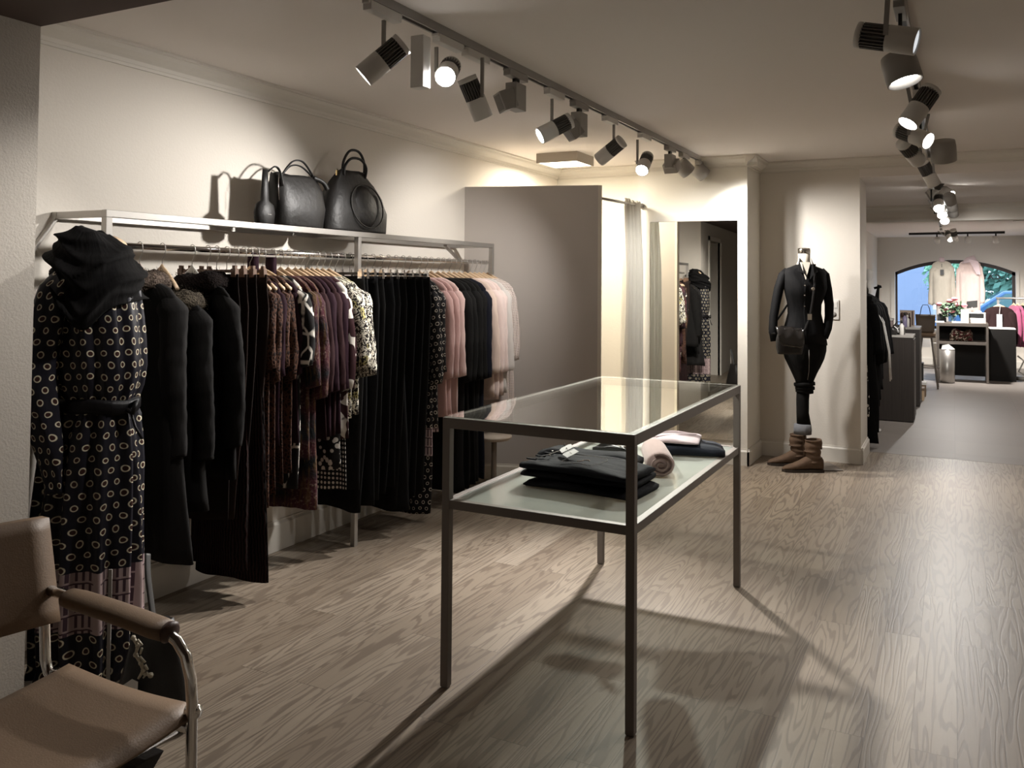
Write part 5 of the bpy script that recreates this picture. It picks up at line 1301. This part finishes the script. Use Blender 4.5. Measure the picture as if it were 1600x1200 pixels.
# --- bar stool with tote
p = at(1448, 520, Y=13.0)
bs = thing('bar_stool', 'bar stool with tan padded seat in front of the arched window', 'stool', (p.x, 13.0, 0)); zs = p.z
MB().lathe([(0, zs - .05), (.10, zs - .048), (.115, zs - .02), (.105, zs), (0, zs + .005)], n=28).build('seat', M['tan'], bs)
MB().lathe([(.105, zs - .065), (.112, zs - .055), (.105, zs - .048)], n=28).build('seat_ring', M['bronze'], bs)
for k in range(4):
    a = PI / 4 + k * PI / 2
    MB().tube([(.08 * math.cos(a), .08 * math.sin(a), zs - .06), (.19 * math.cos(a), .19 * math.sin(a), 0)], .011, 8).build('leg', M['bronze'], bs)
MB().tube([(.155 * math.cos(2 * PI * k / 16), .155 * math.sin(2 * PI * k / 16), .28) for k in range(17)], .007, 6).build('foot_ring', M['bronze'], bs)
tt = thing('tote_bag', 'taupe tote bag with tall thin handles on the bar stool', 'bag', (at(1446, 514, Y=13.02).x, 13.02, zs + .004))
MB().loft([ell(0, 0, w, d, z, 28, .5) for z, w, d in ((.001, .10, .05), (.02, .11, .055), (.15, .12, .045), (.245, .125, .02))]).build('bag_body', plain('taupe_leather', (.11, .08, .055), .6), tt)
for s in (-1, 1): MB().tube([(-.065, s * .015, .24), (-.05, s * .015, .33), (-.03, s * .015, .375), (.03, s * .015, .375), (.05, s * .015, .33), (.065, s * .015, .24)], .005, 6).build('handle', M['black_leather'], tt)
# --- desk
YD = 13.9
dx0, dx1 = at(1464, 560, Y=YD).x, at(1545, 560, Y=YD).x
zt = at(1500, 505, Y=YD).z; zs2 = at(1500, 534, Y=YD).z
dk = thing('desk', 'dark metal checkout desk with lower shelf and black back panel', 'desk', ((dx0 + dx1) / 2, YD + .3, 0)); hw = (dx1 - dx0) / 2
MB().box(-hw, hw, -.3, .3, zt - .045, zt).build('desk_top', M['bronze'], dk)
MB().box(-hw + .02, hw - .02, -.29, .29, zs2 - .04, zs2).build('shelf', M['bronze'], dk)
for sx in (-1, 1):
    for sy in (-1, 1): MB().box(sx * (hw - .015) - .015, sx * (hw - .015) + .015, sy * .285 - .015, sy * .285 + .015, 0, zt - .045).build('leg', M['bronze'], dk)
MB().box(-hw + .03, hw - .03, .26, .275, .05, zt - .045).build('back_panel', M['piano'], dk)
p = at(1445, 537, Y=13.75)
MB().box(p.x - .07 - dk.location.x, p.x + .07 - dk.location.x, -.30, -.294, p.z - .06, p.z + .06).box(p.x + .06 - dk.location.x, -hw + .01, -.296, -.29, p.z, p.z + .012).build('paper_sheet', M['paper'], dk, label='white paper sheet clipped at the left side')
# flowers
p = at(1488, 505, Y=14.1)
vz = thing('flower_vase', 'glass vase of pink roses on the checkout desk', 'vase', (p.x, 14.1, zt))
MB().lathe([(.03, 0), (.045, .01), (.055, .06), (.05, .11), (.042, .11), (.044, .06), (.035, .015)], n=20, cap=False).build('vase', M['glass'], vz)
st_ = MB(); lf = MB()
for k in range(9):
    a = k * .7; st_.tube([(0, 0, .01), (.05 * math.cos(a), .05 * math.sin(a), .16), (.11 * math.cos(a), .08 * math.sin(a), .24 + .03 * math.sin(k * 2))], .003, 5)
for k in range(240):
    c = Vector((R.uniform(-.13, .13), R.uniform(-.08, .08), R.uniform(.10, .27))); a = Vector((R.gauss(0, 1), R.gauss(0, 1), R.gauss(0, .6))).normalized(); q = a.orthogonal().normalized()
    lf.add([c, c + a * .03 + q * .018, c + a * .065, c + a * .03 - q * .018], [(0, 1, 2, 3)])
st_.build('stems', M['leaf'], vz); lf.build('leaves', plain('dark_leaves', (.035, .07, .03), .7), vz)['kind'] = 'stuff'
M['rose'] = plain('pink_rose', (.62, .22, .26), .8)
for k, (px, py) in enumerate(((1468, 475), (1484, 470), (1491, 467), (1495, 476), (1506, 477), (1477, 483), (1488, 486))):
    q = at(px, py, Y=14.08); mb = MB()
    for j in range(4): mb.lathe([(.004, -.02), (.018 + .005 * j, -.012 + .002 * j), (.022 + .004 * j, .008 - .003 * j), (.018 + .004 * j, .012 - .004 * j)], (0, 0, 0), 12, (math.sin(j * 2) * .2, math.cos(j * 2) * .2, 1), cap=False)
    mb.build('rose', M['rose'], vz, loc=(q.x - p.x, q.y - 14.1, q.z - zt))
p0 = at(1502, 505, Y=14.0)
for _r in [o for o in kids(vz) if o.name.startswith('rose')]: _r.scale = (1.45, 1.45, 1.7)
rp = thing('cash_register', 'white receipt printer and cash register unit on the desk', 'register', (at(1527, 505, Y=14.0).x, 14.1, zt))
w = (at(1540, 505, Y=14.0).x - at(1513, 505, Y=14.0).x) / 2
MB().box(-w, w, -.12, .12, .0, .07).build('drawer', M['plastic_white'], rp, bevel=.006); MB().box(-w, w, -.08, .12, .07, .15).build('printer', M['plastic_white'], rp, bevel=.006)
MB().box(-w * .95, w * .75, -.084, -.08, .075, .14).build('display', M['plastic_black'], rp)
MB().tube([(-w * .2, 0, .15), (0, .0, .17), (w * .5, 0, .16)], .012, 8).build('paper_roll', M['paper'], rp)
q = tag(MB().box(-.05, .05, -.06, .06, 0, .19).build('card_box', M['paper'], None, loc=(at(1507.5, 505, Y=14.0).x, 14.0, zt), bevel=.003), 'tall white card box on the desk between flowers and register', 'box')
tbm = thing('tablet_screen', 'black tilted tablet on a stand behind the cash register', 'tablet', (at(1519, 490, Y=14.32).x, 14.32, zt)); h0 = at(1519, 482, Y=14.32).z - zt
MB().tube([(0, 0, 0), (0, 0, h0 - .03), (0, .02, h0 + .03)], .012, 8).lathe([(.06, 0), (.06, .01)], n=20).build('stand', M['bronze'], tbm)
MB().obox((0, 0, h0 + .06), (1, 0, .12), (0, 1, .3), (0, -.3, 1), .07, .008, .052).build('screen', M['plastic_black'], tbm)
for i, (px, lb) in enumerate(((1468, 'left of the flowers'), (1495, 'under the flowers'))):
    p = at(px, 505, Y=14.0); q = thing('card_stack', 'small stack of papers on the desk ' + lb, 'papers', (p.x, 13.98, zt)); MB().box(-.06, .06, -.05, .05, 0, .02).build('sheets', M['paper'], q)
p = at(1468, 498, Y=14.2)
tag(MB().box(-.06, .06, -.03, .03, 0, .11).build('card_reader', M['plastic_black'], None, loc=(p.x + .03, 14.25, zt), bevel=.004), 'small black screen at the left end of the desk', 'screen')
# patterned scarf basket on the desk shelf
p0, p1 = at(1484, 533, Y=14.0), at(1520, 533, Y=14.0)
def scarf_fn(n, u, v, uv):
    a = n.noise(uv, 22, 2, 1); b = n.noise(uv, 31, 2, 1)
    c = n.mix(n.step(a, .45, .5), (.12, .02, .025), (.05, .035, .02)); return n.mix(n.step(b, .58, .61), c, (.75, .66, .55)), None
M['scarf_print'] = pattern('red_cream_silk', scarf_fn, .5)
sb = thing('patterned_scarf', 'red and cream patterned silk scarf heaped on the desk shelf', 'scarf', ((p0.x + p1.x) / 2, 14.05, zs2))
slab((p1.x - p0.x), .2, .16, 410, taper=.5, wav=.015).build('scarf_cloth', M['scarf_print'], sb)
# bin
p = at(1480, 583, Y=13.75)
bn = thing('waste_bin', 'brushed steel waste bin with white paper sticking out under the desk', 'bin', (p.x, 13.78, 0)); hB_ = at(1480, 546, Y=13.75).z
MB().lathe([(.0, 0), (.085, .0), (.095, .01), (.10, hB_), (.092, hB_), (.088, .02), (0, .018)], n=32).build('bin_body', M['steel'], bn)
MB().prism([(-.085, -.02, hB_ - .05), (.095, -.02, hB_ - .06), (.10, -.02, hB_ + .01), (.02, .0, hB_ + .075), (-.06, .0, hB_ + .055)], (0, .004, 0)).build('paper', M['paper'], bn)
MB().lathe([(.100, hB_ - .01), (.103, hB_ - .005), (.100, hB_)], n=32).build('rim', M['chrome'], bn)
# podium
YP = 14.4
a0, a1 = at(1543, 560, Y=YP).x, at(1588, 560, Y=YP).x; zp_ = at(1560, 513, Y=YP).z
pod = thing('display_plinth', 'black display plinth with white top sheet right of the desk', 'plinth', ((a0 + a1) / 2, YP + .2, 0)); hw = (a1 - a0) / 2
MB().box(-hw, hw, -.2, .2, 0, zp_ - .012).build('body', M['piano'], pod); MB().box(-hw * .98, hw * .98, -.2, .2, zp_ - .012, zp_).build('top_sheet', M['paper'], pod)
# pink rack
YK = 15.0
zr = at(1580, 466, Y=YK).z; xk0 = at(1556, 466, Y=YK).x
pk = thing('clothes_rack', 'steel rack with magenta clothes at the right edge of the photo', 'rack', (xk0 + .5, YK, 0))
MB().tube([(-.5, 0, zr), (.5, 0, zr)], .014, 12).build('hanging_rod', M['steel'], pk)
for s in (-.47, .52): MB().bar((s, 0.03, 0), (s, 0.03, zr), .03).build('post', M['steel'], pk)
M['magenta'] = fabric('magenta_wool', (.27, .06, .12), .9, .3, .4); M['dark_choc'] = fabric('chocolate_knit', (.035, .018, .018), .9, .2, .4)
p = at(1561, 475, Y=14.86)
o = top_mesh(.62, 500, hs=.2, hh=.2, sl=.5, sr=.06, t=.04).build('dark_sweater', M['dark_choc'], None, loc=(p.x, 14.84, zr - .02)); tag(o, 'dark brown sweater with white tag facing the viewer above the plinth', 'sweater')
wood_hanger('wooden hanger of the dark brown sweater above the plinth', 14.84, M['wood_hanger'], None).location = (p.x, 14.84, zr - .02)
MB().box(-.035, .035, -.062, -.058, -.45, -.22).build('price_tag', M['paper'], o); MB().tube([(.01, -.06, -.10), (0, -.061, -.22)], .003, 5).build('tag_string', M['paper'], o)
for i, (px, mt, lb) in enumerate(((1584, 'magenta', 'magenta cardigan, nearest one on the rack right of the plinth'), (1590, 'magenta', 'magenta cardigan, second one on the rack right of the plinth'), (1598, 'black_cloth', 'black garment behind the magenta cardigans at the right edge'))):
    x = at(px, 470, Y=YK).x
    o = top_mesh(.72, 510 + i, hs=.2, hh=.21, sl=.52, sr=.055, t=.03).build('cardigan', M[mt], None, loc=(x, YK, zr), rz=-PI / 2 + .35); tag(o, lb, 'cardigan')
    h_ = wood_hanger('wooden hanger of the ' + lb, YK, M['wood_hanger'], None); h_.location = (x, YK, zr); h_.rotation_euler[2] = -PI / 2 + .35
wb = tag(MB().tube([(at(1590, 560, Y=14.8).x, 14.8, .35), (at(1600, 570, Y=14.8).x, 14.8, .28), (at(1592, 585, Y=14.8).x, 14.8, .12), (at(1604, 575, Y=14.8).x, 14.8, .05)], .012, 8).lathe([(.0, 0), (.09, 0), (.09, .05), (0, .05)], (at(1598, 590, Y=14.8).x, 14.8, 0), 20).build('cable_coil', M['plastic_white']), 'white coiled cable on the floor below the magenta clothes', 'cable')
M['cream_coat'] = fabric('cream_wool', (.50, .46, .39), .95, .2, .3)
# window mannequins seen from behind
for (px0, px1, pyt, mt, lb, scarf) in ((1453, 1491, 402, 'grey_white', 'cream coat with black label hanging in the arched window, left one', False), (1495, 1536, 401, 'rose_coat', 'pale pink coat with draped scarf in the arched window, right one', True)):
    YM = 16.2; xa, xb = at(px0, 440, Y=YM).x, at(px1, 440, Y=YM).x; cx = (xa + xb) / 2; ztp = at(1480, pyt, Y=YM).z
    t = thing('window_mannequin', lb, 'mannequin', (cx, YM, 0)); hw = (xb - xa) / 2
    mb = top_mesh(.95 if scarf else .80, 600 + px0, hs=hw * .84, hh=hw * .80, t=.10, sl=.66, sr=.055, neck=.06, zn=-.06, out=.055, amp=.008)
    mb.loft(sleeve_rings(-1, .66, hw * .84 - .045, -.145, .055, .055, -.01, 77), v0='z')
    mb.build('coat', M['cream_coat'] if not scarf else M['rose_coat'], t, loc=(0, 0, ztp + .0))
    if scarf:
        MB().loft([ell(0, 0, w, d, z, 28, tilt=.02) for z, w, d in ((0.0, .055, .05), (-.03, .085, .08), (-.07, .10, .09), (-.10, .13, .11))]).build('scarf', M['pink_pale'], t, loc=(0, 0, ztp))
        MB().prism([(-.02, -.105, -.05), (.12, -.11, -.08), (.16, -.115, -.30), (.10, -.115, -.30)], (0, .004, 0)).build('scarf_end', M['pink_pale'], t, loc=(0, 0, ztp))
    else:
        MB().lathe([(.05, -.08), (.045, -.02), (.03, .0), (0, .0)], n=20).build('neck', M['pink_pale'], t, loc=(0, 0, ztp))
        MB().box(-.025, .03, -.125, -.12, -.30, -.21).build('label_patch', M['plastic_black'], t, loc=(0, 0, ztp)); MB().box(-.004, .004, -.122, -.118, -.17, -.11).build('label_loop', M['plastic_black'], t, loc=(0, 0, ztp))
    MB().loft([ell(0, 0, hw * .5, .08, z, 20) for z in (.35, ztp - .7)]).build('lower_body', M['grey_white'], t)
    MB().tube([(0, 0, 0), (0, 0, .4)], .015, 10).lathe([(.14, 0), (.14, .01)], n=24).build('stand', M['steel'], t)
